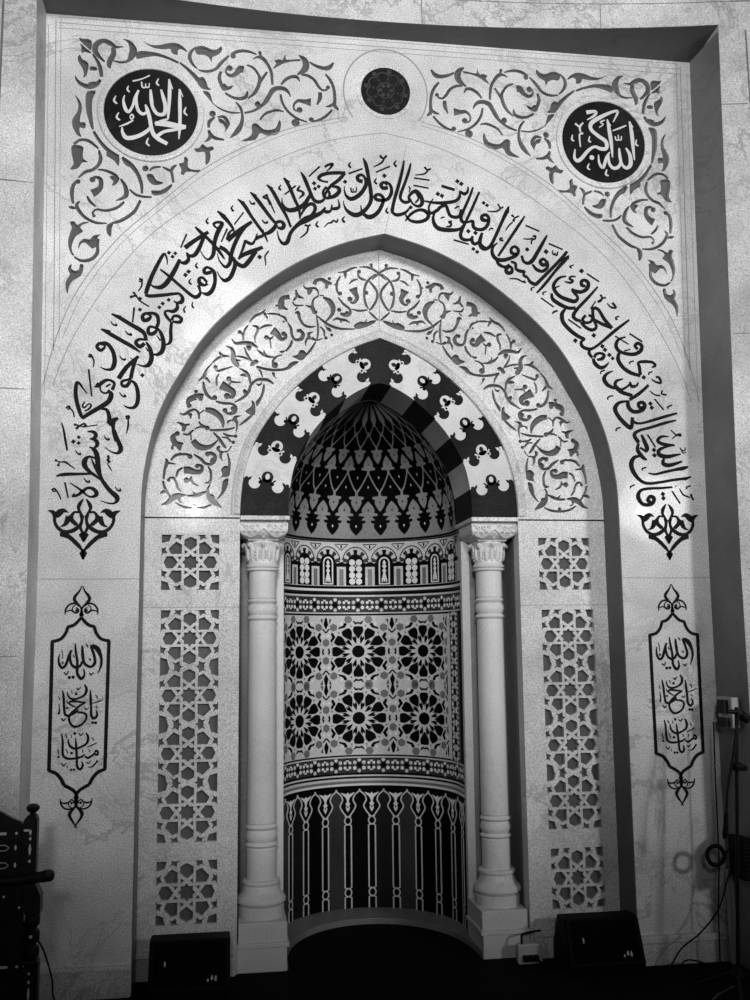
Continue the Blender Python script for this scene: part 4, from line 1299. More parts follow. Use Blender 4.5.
# ---------------------------------------------------------------- pierced lattice screens
def cell_holes():
    q = 271.
    c8 = []
    top = [(0, .905), (.195, .81), (.205, .61), (0, .455), (-.205, .61), (-.195, .81)]
    diag = [(-.50, .725), (-.315, .625), (-.315, .315), (-.66, .315), (-.735, .49)]
    tri = [(-.195, .43), (-.10, .37), (-.195, .30)]
    corner = [(-1.0, 1.0), (-.66, 1.0), (-.73, .76), (-1.0, .69)]
    side = [(-.52, 1.0), (-.22, 1.0), (-.31, .95), (-.335, .79), (-.46, .87), (-.58, .83), (-.50, .93)]
    H = []
    def rot(p, k):
        for _ in range(k): p = [(-y, x) for x, y in p]
        return p
    mir = lambda p: [(-x, y) for x, y in p]
    for k in range(4):
        H.append(('m', rot(top, k))); H.append(('m', rot(diag, k)))
        H.append(('t', rot(tri, k))); H.append(('t', rot(mir(tri), k)))
        H.append(('c', rot(corner, k)))
        H.append(('s', rot(side, k))); H.append(('s', rot(mir(side), k)))
    st = []
    for k in range(16):
        t = 2*PI*k/16+PI/2; r = .265 if k % 2 == 0 else .195
        st.append((r*math.cos(t), r*math.sin(t)))
    H.append(('m', st)); return H
HOLES = cell_holes()
def lattice(rect, n, label, grp):
    x0, x1, z0, z1 = rect; cx, cz = (x0+x1)/2, (z0+z1)/2
    e = empty('lattice_screen', (cx, YB, z0))
    b = MB(); b.box(x0+.0003, x1-.0003, YB+.0002, YB+.024, z0+.0003, z1-.0003, 'marble'); o = b.build('pierced_panel')
    hx = (x1-x0)/2; hz = (z1-z0)/2/n; cs = [MB(), MB()]
    for k in range(n):
        c = cs[k % 2]
        zc = z0+hz*(2*k+1)
        for kind, p in HOLES:
            m_ = []; f_ = {'m': 1.09, 't': 1.3, 'c': 1.0, 's': 1.0}[kind]
            gx = sum(q[0] for q in p)/len(p); gy = sum(q[1] for q in p)/len(p)
            p = [(gx+(a_-gx)*f_, gy+(b_-gy)*f_) for a_, b_ in p]
            for u, v in p:
                x = cx+u*hx*.995
                lim = .993 if ((v > 0 and k == n-1) or (v < 0 and k == 0)) else 1.012
                x = cx+max(-.993, min(.993, u))*hx
                m_.append((x, zc+max(-lim, min(lim, v))*hz))
            c.prism(m_, YB-.02, YB+.05, 'marble')
    for c in cs:
        if c.v: carve(o, c.build('cutter'), 99, 'marble')
    o.parent = e; o.matrix_parent_inverse = Matrix.Translation(-Vector(e.location))
    b = MB(); b.box(x0, x1, YB+.0235, YB+.05, z0, z1, 'recess'); b.build('backing', e)
    tag(e, label, 'lattice screen', grp)
lattice(LAT[0], 1, 'small square star lattice screen left of the niche, topmost of its column', 'square star lattices')
lattice(LAT[1], 4, 'tall narrow star lattice screen left of the niche, between two square ones', 'tall star lattices')
lattice(LAT[2], 1, 'small square star lattice screen left of the niche, just above the left floor speaker', 'square star lattices')
lattice(LAT[3], 1, 'small square star lattice screen right of the niche, topmost of its column', 'square star lattices')
lattice(LAT[4], 4, 'tall narrow star lattice screen right of the niche, between two square ones', 'tall star lattices')
lattice(LAT[5], 1, 'small square star lattice screen right of the niche, just above the right floor speaker', 'square star lattices')

# ---------------------------------------------------------------- striped arch
YV = YB+.006; YR = .63
JO = [(.765, 2.322), (.742, 2.526), (.688, 2.713), (.591, 2.886), (.466, 3.031), (.334, 3.152), (.155, 3.262)]
JI = [(.507, 2.322), (.499, 2.478), (.461, 2.63), (.390, 2.765), (.307, 2.872), (.191, 2.977), (.062, 3.053)]
ho = half(ARCH_V, 8); hi_ = half(ARCH_I, 8)
def sub(h, a, b_):
    return [a]+[p for p in h if min(a[1], b_[1])+.004 < p[1] < max(a[1], b_[1])-.004]+[b_]
def lerp(a, b_, t): return (a[0]+(b_[0]-a[0])*t, a[1]+(b_[1]-a[1])*t)
def circ(c, r, n=16): return disc(c[0], c[1], r, n)
for sgn in (1, -1):
    for k in range(6):
        o0, o1, i0, i1 = JO[k], JO[k+1], JI[k], JI[k+1]
        colr = 'blackstone' if k % 2 == 0 else 'whitestone'
        poly = sub(ho, o0, o1)+sub(hi_, i0, i1)[::-1]
        b = MB(); b.prism([(sgn*x, z) for x, z in poly], YV, YR, colr)
        # tongues: this block's bulb reaches up over the next, the next block's discs reach down into this one
        def knot(k2, up_):
            a, c2 = JI[k2], JO[k2]
            L_ = math.hypot(c2[0]-a[0], c2[1]-a[1]); t = ((c2[0]-a[0])/L_, (c2[1]-a[1])/L_)
            nrm = (-t[1], t[0])
            if nrm[1] < 0: nrm = (-nrm[0], -nrm[1])
            if k2 >= 5: nrm = (-abs(nrm[0]), abs(nrm[1]))
            P = lambda u, v: (a[0]+t[0]*L_*u+nrm[0]*v, a[1]+t[1]*L_*u+nrm[1]*v)
            S = lambda pl: [(sgn*x, z) for x, z in pl]
            if up_:   # the lower block's bulb
                b.prism(S(circ(P(.52, .030), .032)), YV-.0016, YV+.01, colr)
                b.prism(S([P(.36, -.008), P(.68, -.008), P(.60, .022), P(.44, .022)]), YV-.0016, YV+.01, colr)
                for u, v, r_ in ((.06, .004, .010), (.96, .004, .010), (.385, -.004, .010), (.655, -.004, .010)): b.prism(S(circ(P(u, v), r_, 10)), YV-.0016, YV+.01, colr)
                for u, a0, a1 in ((.26, -25, 62), (.77, 118, 205)):
                    b.ribbon([(sgn*q_[0], q_[1], .009) for q_ in [(P(u, -.013)[0]+t[0]*.036*math.cos(w_)+nrm[0]*.036*math.sin(w_), P(u, -.013)[1]+t[1]*.036*math.cos(w_)+nrm[1]*.036*math.sin(w_)) for w_ in [math.radians(a0+(a1-a0)*j_/8) for j_ in range(9)]]], YV-.0014, YV+.01, colr)
                for u, d_ in ((.13, 1), (.90, -1)): b.prism(S([P(u-.05*d_, -.002), P(u+.03*d_, -.002), P(u+.05*d_, .018), P(u-.01*d_, .012)]), YV-.0016, YV+.01, colr)
            else:     # the upper block's discs and almond
                for u in (.26, .77): b.prism(S(circ(P(u, -.013), .032)), YV-.0010, YV+.01, colr)
                b.prism(S([*[P(.52+.050*math.cos(a_), .033+.017*math.sin(a_)) for a_ in [2*PI*j_/10 for j_ in range(10)]]]), YV-.0022, YV+.01, colr)
        knot(k+1, True)
        if k: knot(k, False)
        b.build('voussoir', mihrab)
# keystone
b = MB(); colr = 'blackstone'
poly = sub(ho, JO[6], (0, 3.322)); poly = poly+[(-x, z) for x, z in poly[-2::-1]]
pin = sub(hi_, JI[6], (0, 3.07)); pin = pin+[(-x, z) for x, z in pin[-2::-1]]
b.prism(poly+pin[::-1], YV, YR, colr)
for sgn in (1, -1):
    a, c2 = JI[6], JO[6]; L_ = math.hypot(c2[0]-a[0], c2[1]-a[1]); t = ((c2[0]-a[0])/L_, (c2[1]-a[1])/L_); nrm = (-t[1], t[0])
    if nrm[0] > 0: nrm = (-nrm[0], -nrm[1])
    P = lambda u, v: (sgn*(a[0]+t[0]*L_*u+nrm[0]*v), a[1]+t[1]*L_*u+nrm[1]*v)
    for u in (.26, .77): b.prism(circ(P(u, -.013), .032), YV-.0010, YV+.01, colr)
    b.prism([*[P(.52+.050*math.cos(a_), .033+.017*math.sin(a_)) for a_ in [2*PI*j_/10 for j_ in range(10)]]], YV-.0022, YV+.01, colr)
b.build('keystone', mihrab)
# white fillet under the arch feet, then the wall of the column recess
for s in (1, -1):
    b = MB(); x0, x1 = sorted((s*.764, s*.500)); b.box(x0, x1, YB-.004, YR, 2.300, 2.323, 'marble'); b.build('impost_fillet', mihrab, bevel=.003)
# recess side and back walls behind the columns
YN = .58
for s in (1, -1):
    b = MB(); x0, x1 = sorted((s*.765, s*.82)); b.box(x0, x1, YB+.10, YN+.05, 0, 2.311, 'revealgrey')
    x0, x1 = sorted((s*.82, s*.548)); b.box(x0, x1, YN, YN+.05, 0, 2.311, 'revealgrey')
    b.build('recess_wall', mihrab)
    b = MB(); x0, x1 = sorted((s*.513, s*.56)); b.box(x0, x1, YN-.035, YN+.012, 0.05, 2.22, 'column'); b.build('jamb_strip', mihrab, bevel=.004)

# ---------------------------------------------------------------- apse: cylinder and dome
RC, YC = .53, .73
def cyl(s_, z, h):                   # s_: arc length from the centre line, h: height over the surface
    lim = PI/2*RC; r = RC-h
    if abs(s_) <= lim: a = s_/RC; return (r*math.sin(a), YC+r*math.cos(a), z)
    return (r*(1 if s_ > 0 else -1), YC-(abs(s_)-lim), z)
DP = [(2.29, .513), (2.33, .508), (2.475, .499), (2.62, .466), (2.762, .392), (2.876, .302), (2.98, .187), (3.045, .08), (3.068, .001)]
def RD(z):
    for (a, r), (c2, q_) in zip(DP, DP[1:]):
        if z <= c2: return r+(q_-r)*(z-a)/(c2-a)
    return .001
def dome(u, z, h):                   # u in cells of 18 degrees
    a = (u-.075)*PI/10; k = max(.0015, RD(z)-h)/RC; yo = .628
    x, y, _ = cyl(a*RC, z, 0)
    return (x*k, yo+max(y-yo, -.0)*k, z)
SL = PI/2*RC+.15
def band(b, z0, z1, m, h=.0, t=.03, s0=-SL, s1=SL, n=110):
    vs = []; fs = []
    for i in range(n+1):
        s_ = s0+(s1-s0)*i/n
        vs += [cyl(s_, z0, h), cyl(s_, z1, h), cyl(s_, z1, h-t), cyl(s_, z0, h-t)]
    for i in range(n):
        for j in range(4): fs.append([4*i+j, 4*i+(j+1) % 4, 4*i+4+(j+1) % 4, 4*i+4+j])
    fs += [[0, 3, 2, 1], [4*n, 4*n+1, 4*n+2, 4*n+3]]
    b.add(vs, fs, m)
def pc(b, poly, m, h, mp=cyl, base=-.002):
    for q in slices(poly, .026): b.prism(q, h, base, m, mp)

# dome shell
b = MB(); nz, na = 60, 90; vs = []; fs = []
zs = [2.29+(3.067-2.29)*(k/nz)**.8 for k in range(nz+1)]
ua = 5+.105/RC*10/PI+.08
for z in zs:
    for j in range(na+1): vs.append(dome(-ua+2*ua*j/na, z, 0))
for i in range(nz):
    for j in range(na): a = i*(na+1)+j; fs.append([a, a+1, a+na+2, a+na+1])
b.add(vs, fs, 'nblack'); shell = b.build('dome', mihrab, smooth=True, fix=False)
# the mosaic of interlocking trefoils
b = MB(); G = 'domegrey'
def dp(u0, pts, m, h=.002):
    # subdivide edges so that they follow the curve
    out = []
    for i, p in enumerate(pts):
        q_ = pts[(i+1) % len(pts)]; n_ = max(1, int(max(abs(q_[0]-p[0])/.25, abs(q_[1]-p[1])/.05)))
        out += [(u0+p[0]+(q_[0]-p[0])*k/n_, p[1]+(q_[1]-p[1])*k/n_) for k in range(n_)]
    for q in slices(out, .2):
        for w_ in slices([(z, x) for x, z in q], .045): b.prism([(x, z) for z, x in w_], h, -.001, m, dome)
def trefoil(u0, zb, zt, m, h=.003, w=.30, stem=None, hole=None):
    """zb: bar height, zt: tip height"""
    d = zt-zb
    P = [(-w*1.1, -.02), (-w*1.15, .08), (-w*.95, .17), (-w*.70, .19), (-w*.80, .34), (-w*.68, .55), (-w*.36, .80), (0, 1.0), (w*.36, .80), (w*.68, .55), (w*.80, .34), (w*.70, .19), (w*.95, .17), (w*1.15, .08), (w*1.1, -.02), (w*.3, -.06), (-w*.3, -.06)]
    dp(u0, [(x, zb+y*d) for x, y in P], m, h)
    if stem is not None: dp(u0, [(-w*.22, zb), (w*.22, zb), (w*.16, stem), (-w*.16, stem)], m, h)
    if hole: dp(u0, [(-.035, zb+d*.36), (0, zb+d*.28), (.035, zb+d*.36), (0, zb+d*.48)], hole, h+.001)
def zig(u0, za, zb, w, m, h):        # one period of a zigzag: low at u0, high at u0+-.5
    for s in (1, -1):
        k = 5
        L1 = [(s*.5*j/k, za+(zb-za)*(j/k)**1.15) for j in range(k+1)]
        dp(u0, [(x, z) for x, z in L1]+[(x, z+w) for x, z in L1[::-1]], m, h)
for k in range(-6, 7):
    a, c2 = float(k), k+.5
    # bottom field
    dp(c2, [(-.5, 2.302), (.5, 2.302), (.5, 2.38), (.30, 2.418), (.14, 2.445), (.10, 2.46), (-.10, 2.46), (-.14, 2.445), (-.30, 2.418), (-.5, 2.38)], G, .0015)
    trefoil(a, 2.416, 2.322, 'nblack', .0034, .35, 2.47, 'light')
    trefoil(c2, 2.450, 2.540, G, .003, .34, 2.44, 'nblack')
    trefoil(a, 2.566, 2.474, G, .003, .28, 2.60, 'nblack')
    zig(a, 2.585, 2.705, .017, G, .0026)
    trefoil(c2, 2.594, 2.682, 'nblack', .0034, .33, None, 'strap')
    trefoil(a, 2.717, 2.626, 'nblack', .0034, .30, None, 'strap')
    trefoil(c2, 2.730, 2.808, G, .003, .30, 2.70, 'nblack')
    trefoil(a, 2.836, 2.762, G, .003, .30, 2.86, 'nblack')
    zig(a, 2.846, 2.922, .012, G, .0026)
    zig(c2, 2.906, 2.975, .009, G, .0026)
    dp(a, [(0, 2.955), (.30, 2.99), (.30, 3.02), (.16, 3.055), (-.16, 3.055), (-.30, 3.02), (-.30, 2.99)], G, .0028)
b.build('dome_mosaic', mihrab)

# backing wall of the cylinder, plain
b = MB(); band(b, -.01, 2.30, 'nblack', 0, .02); b.build('apse_wall', mihrab)
# cornice under the dome and frieze
b = MB(); band(b, 2.288, 2.304, 'strap', .012, .014); band(b, 2.281, 2.288, 'nblack', .004, .006)
band(b, 2.197, 2.281, 'strap', .002, .004); band(b, 2.000, 2.197, 'strap', .002, .004); band(b, 1.985, 2.000, 'nblack', .003, .004)
band(b, 1.968, 1.983, 'light', .010, .012); band(b, 1.957, 1.968, 'dark2', .006, .008); band(b, 1.944, 1.952, 'nblack', .004, .005)
band(b, 1.932, 1.944, 'strap', .005, .006)
CW = RC*math.radians(20.2)
for k in range(-4, 5):
    s0 = k*CW-.014; N_ = 'nblack'
    hw = .054; zt = 2.150
    band(b, 2.004, 2.150, N_, .003, .004, s0-CW/2+.0305, s0+CW/2-.0305, 4)
    arch_ = [(s0-hw, 2.006), (s0+hw, 2.006), (s0+hw, zt)]+[(s0+hw*math.cos(t), zt+.056*math.sin(t)) for t in [PI*j/10 for j in range(1, 10)]]+[(s0-hw, zt)]
    pc(b, arch_, N_, .0035)
    for tc in (12, 51, 90, 129, 168):        # striped relieving arch over the window
        t0, t1 = math.radians(tc-10), math.radians(tc+10); r0, r1 = .052, .084
        pc(b, [(s0+r0*math.cos(t0), 2.150+r0*math.sin(t0)), (s0+r1*math.cos(t0), 2.150+r1*math.sin(t0)), (s0+r1*math.cos(t1), 2.150+r1*math.sin(t1)), (s0+r0*math.cos(t1), 2.150+r0*math.sin(t1))], N_ if tc == 90 else 'dark1', .0038)
    # black curve above and a little hanging triangle between
    b.ribbon([(s0+.086*math.cos(t), 2.152+.098*math.sin(t), .006) for t in [PI*(.05+.9*j/12) for j in range(13)]], .0045, 0, N_, cyl)
    sm = s0+CW/2
    b.ribbon([(sm-.045, 2.268, .005), (sm, 2.268, .005), (sm+.045, 2.268, .005)], .0045, 0, N_, cyl)
    b.ribbon([(sm-.040, 2.262, .004), (sm, 2.228, .005), (sm+.040, 2.262, .004)], .0045, 0, N_, cyl)
    pc(b, [(sm-.005, 2.262), (sm+.005, 2.262), (sm+.004, 2.240), (sm-.004, 2.240)], N_, .0045)
    # pier between the windows: dark cap and grey shaft
    pc(b, [(sm-.038, 2.124), (sm-.034, 2.142), (sm, 2.156), (sm+.034, 2.142), (sm+.038, 2.124)], N_, .0045)
    pc(b, [(sm-.014, 2.004), (sm+.014, 2.004), (sm+.014, 2.108), (sm-.014, 2.108)], 'midgrey', .0045)
    if k % 2 == 0:
        for zz in (2.030, 2.070, 2.110, 2.152):
            for ss in (-.022, .022): pc(b, disc(s0+ss, zz, .0205, 10), 'light', .0048)
        for zz in (2.050, 2.090, 2.131): pc(b, disc(s0, zz, .006, 6), 'light', .0052)
        pc(b, [(s0+.017*math.cos(PI*j/6)*(1 if j % 2 else .45), 2.090+.017*math.sin(PI*j/6)*(1 if j % 2 else .45)) for j in range(12)], N_, .0056)
    else:
        pth = [(s0-.032, 2.018, .009), (s0-.032, 2.145, .009)]+[(s0+.032*math.cos(t), 2.148+.034*math.sin(t), .009) for t in [PI-PI*j/8 for j in range(1, 8)]]+[(s0+.032, 2.145, .009), (s0+.032, 2.018, .009)]
        b.ribbon(pth, .0048, 0, 'light', cyl); b.ribbon([(s0-.036, 2.014, .008), (s0+.036, 2.014, .008)], .0048, 0, 'light', cyl)
        pc(b, [(s0, 2.168), (s0+.012, 2.148), (s0+.005, 2.136), (s0+.016, 2.128), (s0+.004, 2.112), (s0+.014, 2.096), (s0+.006, 2.086), (s0+.018, 2.040), (s0+.017, 2.022), (s0+.010, 2.024), (s0+.008, 2.045), (s0+.004, 2.028), (s0-.004, 2.028),
                (s0-.008, 2.045), (s0-.010, 2.024), (s0-.017, 2.022), (s0-.018, 2.040), (s0-.006, 2.086), (s0-.014, 2.096), (s0-.004, 2.112), (s0-.016, 2.128), (s0-.005, 2.136), (s0-.012, 2.148)], 'light', .0048)
b.build('window_frieze', mihrab)

# geometric star panel
PW = RC*math.radians(75)            # half width of the star panel
b = MB(); band(b, .940, 1.820, 'strap', .002, .004, -PW, PW, 80)
HW, HH = RC*math.radians(23.5), .2075
K1 = .2045/242*1.0
def quad_shapes():
    S_ = []
    S_.append(('midgrey', [(182+25*math.cos(t), 183+25*math.sin(t)) for t in [PI/6+PI*j/3 for j in range(6)]]))
    S_.append(('midgrey', [(242+24*math.cos(t), 68+26*math.sin(t)) for t in [PI/6+PI*j/3 for j in range(6)]]))
    S_.append(('midgrey', [(73+25*math.cos(t), 243+25*math.sin(t)) for t in [PI*j/3 for j in range(6)]]))
    S_.append(('nblack', [(144, 172), (100, 183), (84, 206), (93, 216), (109, 213), (107, 203), (118, 193), (137, 188)]))
    S_.append(('nblack', [(188, 140), (170, 110), (199, 70), (205, 90), (192, 108), (201, 127), (198, 140)]))
    S_.append(('nblack', [(0, 214), (22, 208), (38, 232), (28, 232), (18, 222), (0, 225)]))
    S_.append(('nblack', [(219, 0), (209, 0), (217, 27), (227, 12)]))
    S_.append(('nblack', [(242, 150), (218, 175), (214, 166), (232, 145), (242, 140)]))
    S_.append(('nblack', [(242-6, 252), (242-17, 206), (242, 172), (242, 172), (242, 252)]))
    S_.append(('nblack', [(242-28, 247), (242-42, 244), (242-29, 212)]))
    S_.append(('light', [(122+12*math.cos(t), 213+12*math.sin(t)) for t in [PI*j/2 for j in range(4)]]))
    S_.append(('light', [(222+11*math.cos(t), 118+11*math.sin(t)) for t in [PI*j/2 for j in range(4)]]))
    S_.append(('light', [(242+10*math.cos(t), 0+12*math.sin(t)) for t in [PI*j/2 for j in range(4)]]))
    return S_
QS = []
for m_, pl in quad_shapes():
    gx = sum(p[0] for p in pl)/len(pl); gy = sum(p[1] for p in pl)/len(pl); f_ = 1.22 if m_ != 'light' else 1.1
    if m_ == 'nblack': f_ = 1.12
    QS.append((m_, [(min(242, gx+(x-gx)*f_), gy+(y-gy)*f_) for x, y in pl]))
for iu in (-1, 0, 1):
    for iz in (0, 1):
        cs, cz = iu*2*HW, (1.588, 1.174)[iz]
        P = lambda dx, dy: (cs+dx/242*HW, cz+dy/252*HH)
        pc(b, [P(46*math.cos(2*PI*j/12), 47*math.sin(2*PI*j/12)) for j in range(12)], 'nblack', .0035)
        for j in range(12):
            t = PI/2+2*PI*j/12
            def R_(r, w): return P(r*math.cos(t)-w*math.sin(t), r*math.sin(t)+w*math.cos(t))
            pc(b, [R_(190, -32), R_(194, 0), R_(190, 32), R_(162, 38), R_(142, 32), R_(94, 0), R_(142, -32), R_(162, -38)], 'nblack', .0035)
            for s in (1, -1):
                t2 = t+s*math.radians(11.2)
                def R2(r, w): return P(r*math.cos(t2)-w*math.sin(t2), r*math.sin(t2)+w*math.cos(t2))
                pc(b, [R2(126, s*1), R2(106, -s*9), R2(60, s*2), R2(100, s*10)], 'nblack', .0035)
        for j in range(12):
            t = PI/12+PI*j/6; rr = 203
            pc(b, [P(rr*math.cos(t)+11*math.cos(t+a_), rr*math.sin(t)+11*math.sin(t+a_)) for a_ in (0, 2.3, -2.3)], 'midgrey', .0035)
        for m_, pl in QS:
            for sx in (1, -1):
                for sy in (1, -1):
                    q_ = [P(sx*x, sy*y) for x, y in pl]
                    q_ = [(max(-PW+.004, min(PW-.004, x)), max(.949, min(1.812, z))) for x, z in q_]
                    pc(b, q_, m_, .0035)
b.build('star_mosaic', mihrab)
# frame lines and the hexagon borders
b = MB()
def border_cell(s0, z0, vert=False):
    r = .0175; g = .0335
    pc(b, [(s0+.020*math.cos(PI*j/6)*(1 if j % 2 == 0 else .7), z0+.020*math.sin(PI*j/6)*(1 if j % 2 == 0 else .7)) for j in range(12)], 'nblack', .0035)
    for j in range(6):
        t = PI/6+PI*j/3 if not vert else PI*j/3
        pc(b, [(s0+g*math.cos(t)+.0125*math.cos(a), z0+g*math.sin(t)+.0125*math.sin(a)) for a in [PI/6+PI*q_/3 for q_ in range(6)]], 'light' if (j % 2) else 'strap', .0035)
    for dz in (.044, -.044):
        if vert: pc(b, [(s0+dz, z0-.012), (s0+dz*.8, z0), (s0+dz, z0+.012)], 'nblack', .0035)
        else: pc(b, [(s0-.014, z0+dz), (s0, z0+dz*.82), (s0+.014, z0+dz)], 'nblack', .0035)
PB = 2*PI*RC/22
for z0, z1 in ((.840, .932), (1.832, 1.930)):
    band(b, z0, z1, 'dark1', .002, .004); zc = (z0+z1)/2
    for k in range(-6, 7):
        border_cell(k*PB, zc)
        sm = (k+.5)*PB
        for j in range(6):
            t = PI/6+PI*j/3
            pc(b, [(sm+.018*math.cos(t)+.010*math.cos(a), zc+.030*math.sin(t)+.010*math.sin(a)) for a in [PI*q_/3 for q_ in range(6)]], 'light', .0032)
        for dz in (.040, -.040): pc(b, [(sm-.016, zc+dz), (sm, zc+dz*.72), (sm+.016, zc+dz)], 'nblack', .0034)
        pc(b, disc(sm, zc, .006, 6), 'nblack', .0038)
for s in (1, -1):
    x0, x1 = sorted((s*(PW+.012), s*(PW+.140))); band(b, .93, 1.835, 'dark1', .002, .004, x0, x1, 16)
    for k in range(12): border_cell(s*(PW+.052), .985+k*.0725, True)
    for k in range(30):
        for q_ in (-.036, .036, .052): pc(b, disc(s*(PW+.052)+q_, .965+k*.029, .0085, 6), 'strap', .0035)
    x0, x1 = sorted((s*PW, s*(PW+.008))); band(b, .945, 1.816, 'nblack', .004, .006, x0, x1, 2)
    x0, x1 = sorted((s*(PW-.010), s*PW)); band(b, .945, 1.816, 'strap', .0045, .006, x0, x1, 2)
band(b, 1.814, 1.823, 'nblack', .004, .006, -PW-.008, PW+.008, 80); band(b, .940, .949, 'nblack', .004, .006, -PW-.008, PW+.008, 80)
band(b, 1.825, 1.833, 'strap', .004, .006); band(b, .931, .939, 'strap', .004, .006)
band(b, .828, .837, 'nblack', .004, .006); band(b, .818, .828, 'strap', .006, .008); band(b, .808, .812, 'nblack', .004, .006)
band(b, .792, .806, 'strap', .012, .014); band(b, .776, .792, 'midgrey', .008, .010); band(b, .764, .776, 'light', .016, .018)
band(b, .744, .763, 'nblack', .004, .006)
b.build('mosaic_border', mihrab)
CW = RC*PI/11

# lower arcade of slabs with keyhole arches
b = MB()
shade = {0: 'nblack', -1: 'dark1', 1: 'dark2', -2: 'nblack', 2: 'dark1', -3: 'dark2', 3: 'nblack', -4: 'dark1', 4: 'nblack', 5: 'nblack', -5: 'nblack'}
shade = {0: 'nblack', -1: 'dark1', 1: 'dark2', -2: 'nblack', 2: 'dark1', -3: 'dark2', 3: 'nblack', -4: 'dark1', 4: 'nblack', 5: 'nblack', -5: 'nblack'}
for k in range(-6, 7):
    s0 = k*CW
    band(b, .03, .73, shade.get(k, 'nblack'), .0015, .003, s0-CW/2+.001, s0+CW/2-.001, 8)
b.build('dado_slab', mihrab)
b = MB()
for k in range(-6, 6):
    s0 = (k+.5)*CW; T = 'strap'
    # black field of the capital and colonnette
    cap = [(0, .575), (.030, .605), (.050, .637), (.034, .672), (.038, .700), (.078, .738), (-.078, .738), (-.038, .700), (-.034, .672), (-.050, .637), (-.030, .605)]
    pc(b, [(s0+x, z) for x, z in cap], 'nblack', .003)
    pc(b, [(s0-.022, .03), (s0+.022, .03), (s0+.022, .58), (s0-.022, .58)], 'nblack', .003)
    for s in (1, -1):
        b.ribbon([(s0+s*x, z, .0085) for x, z in smooth_open([(.004, .574), (.026, .598), (.050, .637), (.042, .660), (.034, .678), (.044, .706), (.070, .728), (.076, .742)], 3)], .0045, 0, T, cyl)
        b.ribbon([(s0+s*.021, .155, .0085), (s0+s*.021, .525, .0085)], .0045, 0, T, cyl)
        b.ribbon([(s0+s*.021, .03, .0085), (s0+s*.021, .100, .0085)], .0045, 0, T, cyl)
    for zc in (.553, .127):
        b.ribbon([(s0+.021*math.cos(t), zc+.024*math.sin(t), .0085) for t in [2*PI*j/14 for j in range(15)]], .0046, 0, T, cyl)
        for sg in (1, -1):
            b.ribbon([(s0-.021, zc+sg*.028, .006), (s0, zc+sg*.022, .007), (s0+.021, zc+sg*.028, .006)], .0044, 0, T, cyl)
    # little leaf figure inside the capital
    pc(b, [(s0, .604), (s0+.010, .620), (s0+.014, .634), (s0+.006, .642), (s0+.016, .652), (s0+.005, .668), (s0+.012, .690), (s0+.040, .716), (s0+.044, .724), (s0+.010, .712), (s0, .722),
            (s0-.010, .712), (s0-.044, .724), (s0-.040, .716), (s0-.012, .690), (s0-.005, .668), (s0-.016, .652), (s0-.006, .642), (s0-.014, .634), (s0-.010, .620)], 'light', .0045)
    pc(b, disc(s0, .634, .0055, 8), 'nblack', .005)
b.build('keyhole_arcade', mihrab)
# curved step at the foot: its front edge runs from jamb to jamb
b = MB(); n = 48; vs = []; fs = []
for i in range(n+1):
    t = -PI/2*1.0+PI*i/n; sx_, cy_ = math.sin(t), math.cos(t)
    fx, fy = .506*sx_, .24+.77*max(0, cy_)**.80
    p0 = cyl(RC*t, 0, -.01); 
    if abs(t) > 1.5: p0 = (p0[0], .24, 0)
    vs += [(fx, fy, 0), (fx, fy, .035), (p0[0], max(p0[1], fy+.01), .035), (p0[0], max(p0[1], fy+.01), 0)]
for i in range(n):
    for j in range(4): fs.append([4*i+j, 4*i+(j+1) % 4, 4*i+4+(j+1) % 4, 4*i+4+j])
fs += [[0, 3, 2, 1], [4*n, 4*n+1, 4*n+2, 4*n+3]]
b.add(vs, fs, 'revealgrey'); b.build('curved_step', mihrab, bevel=.003)

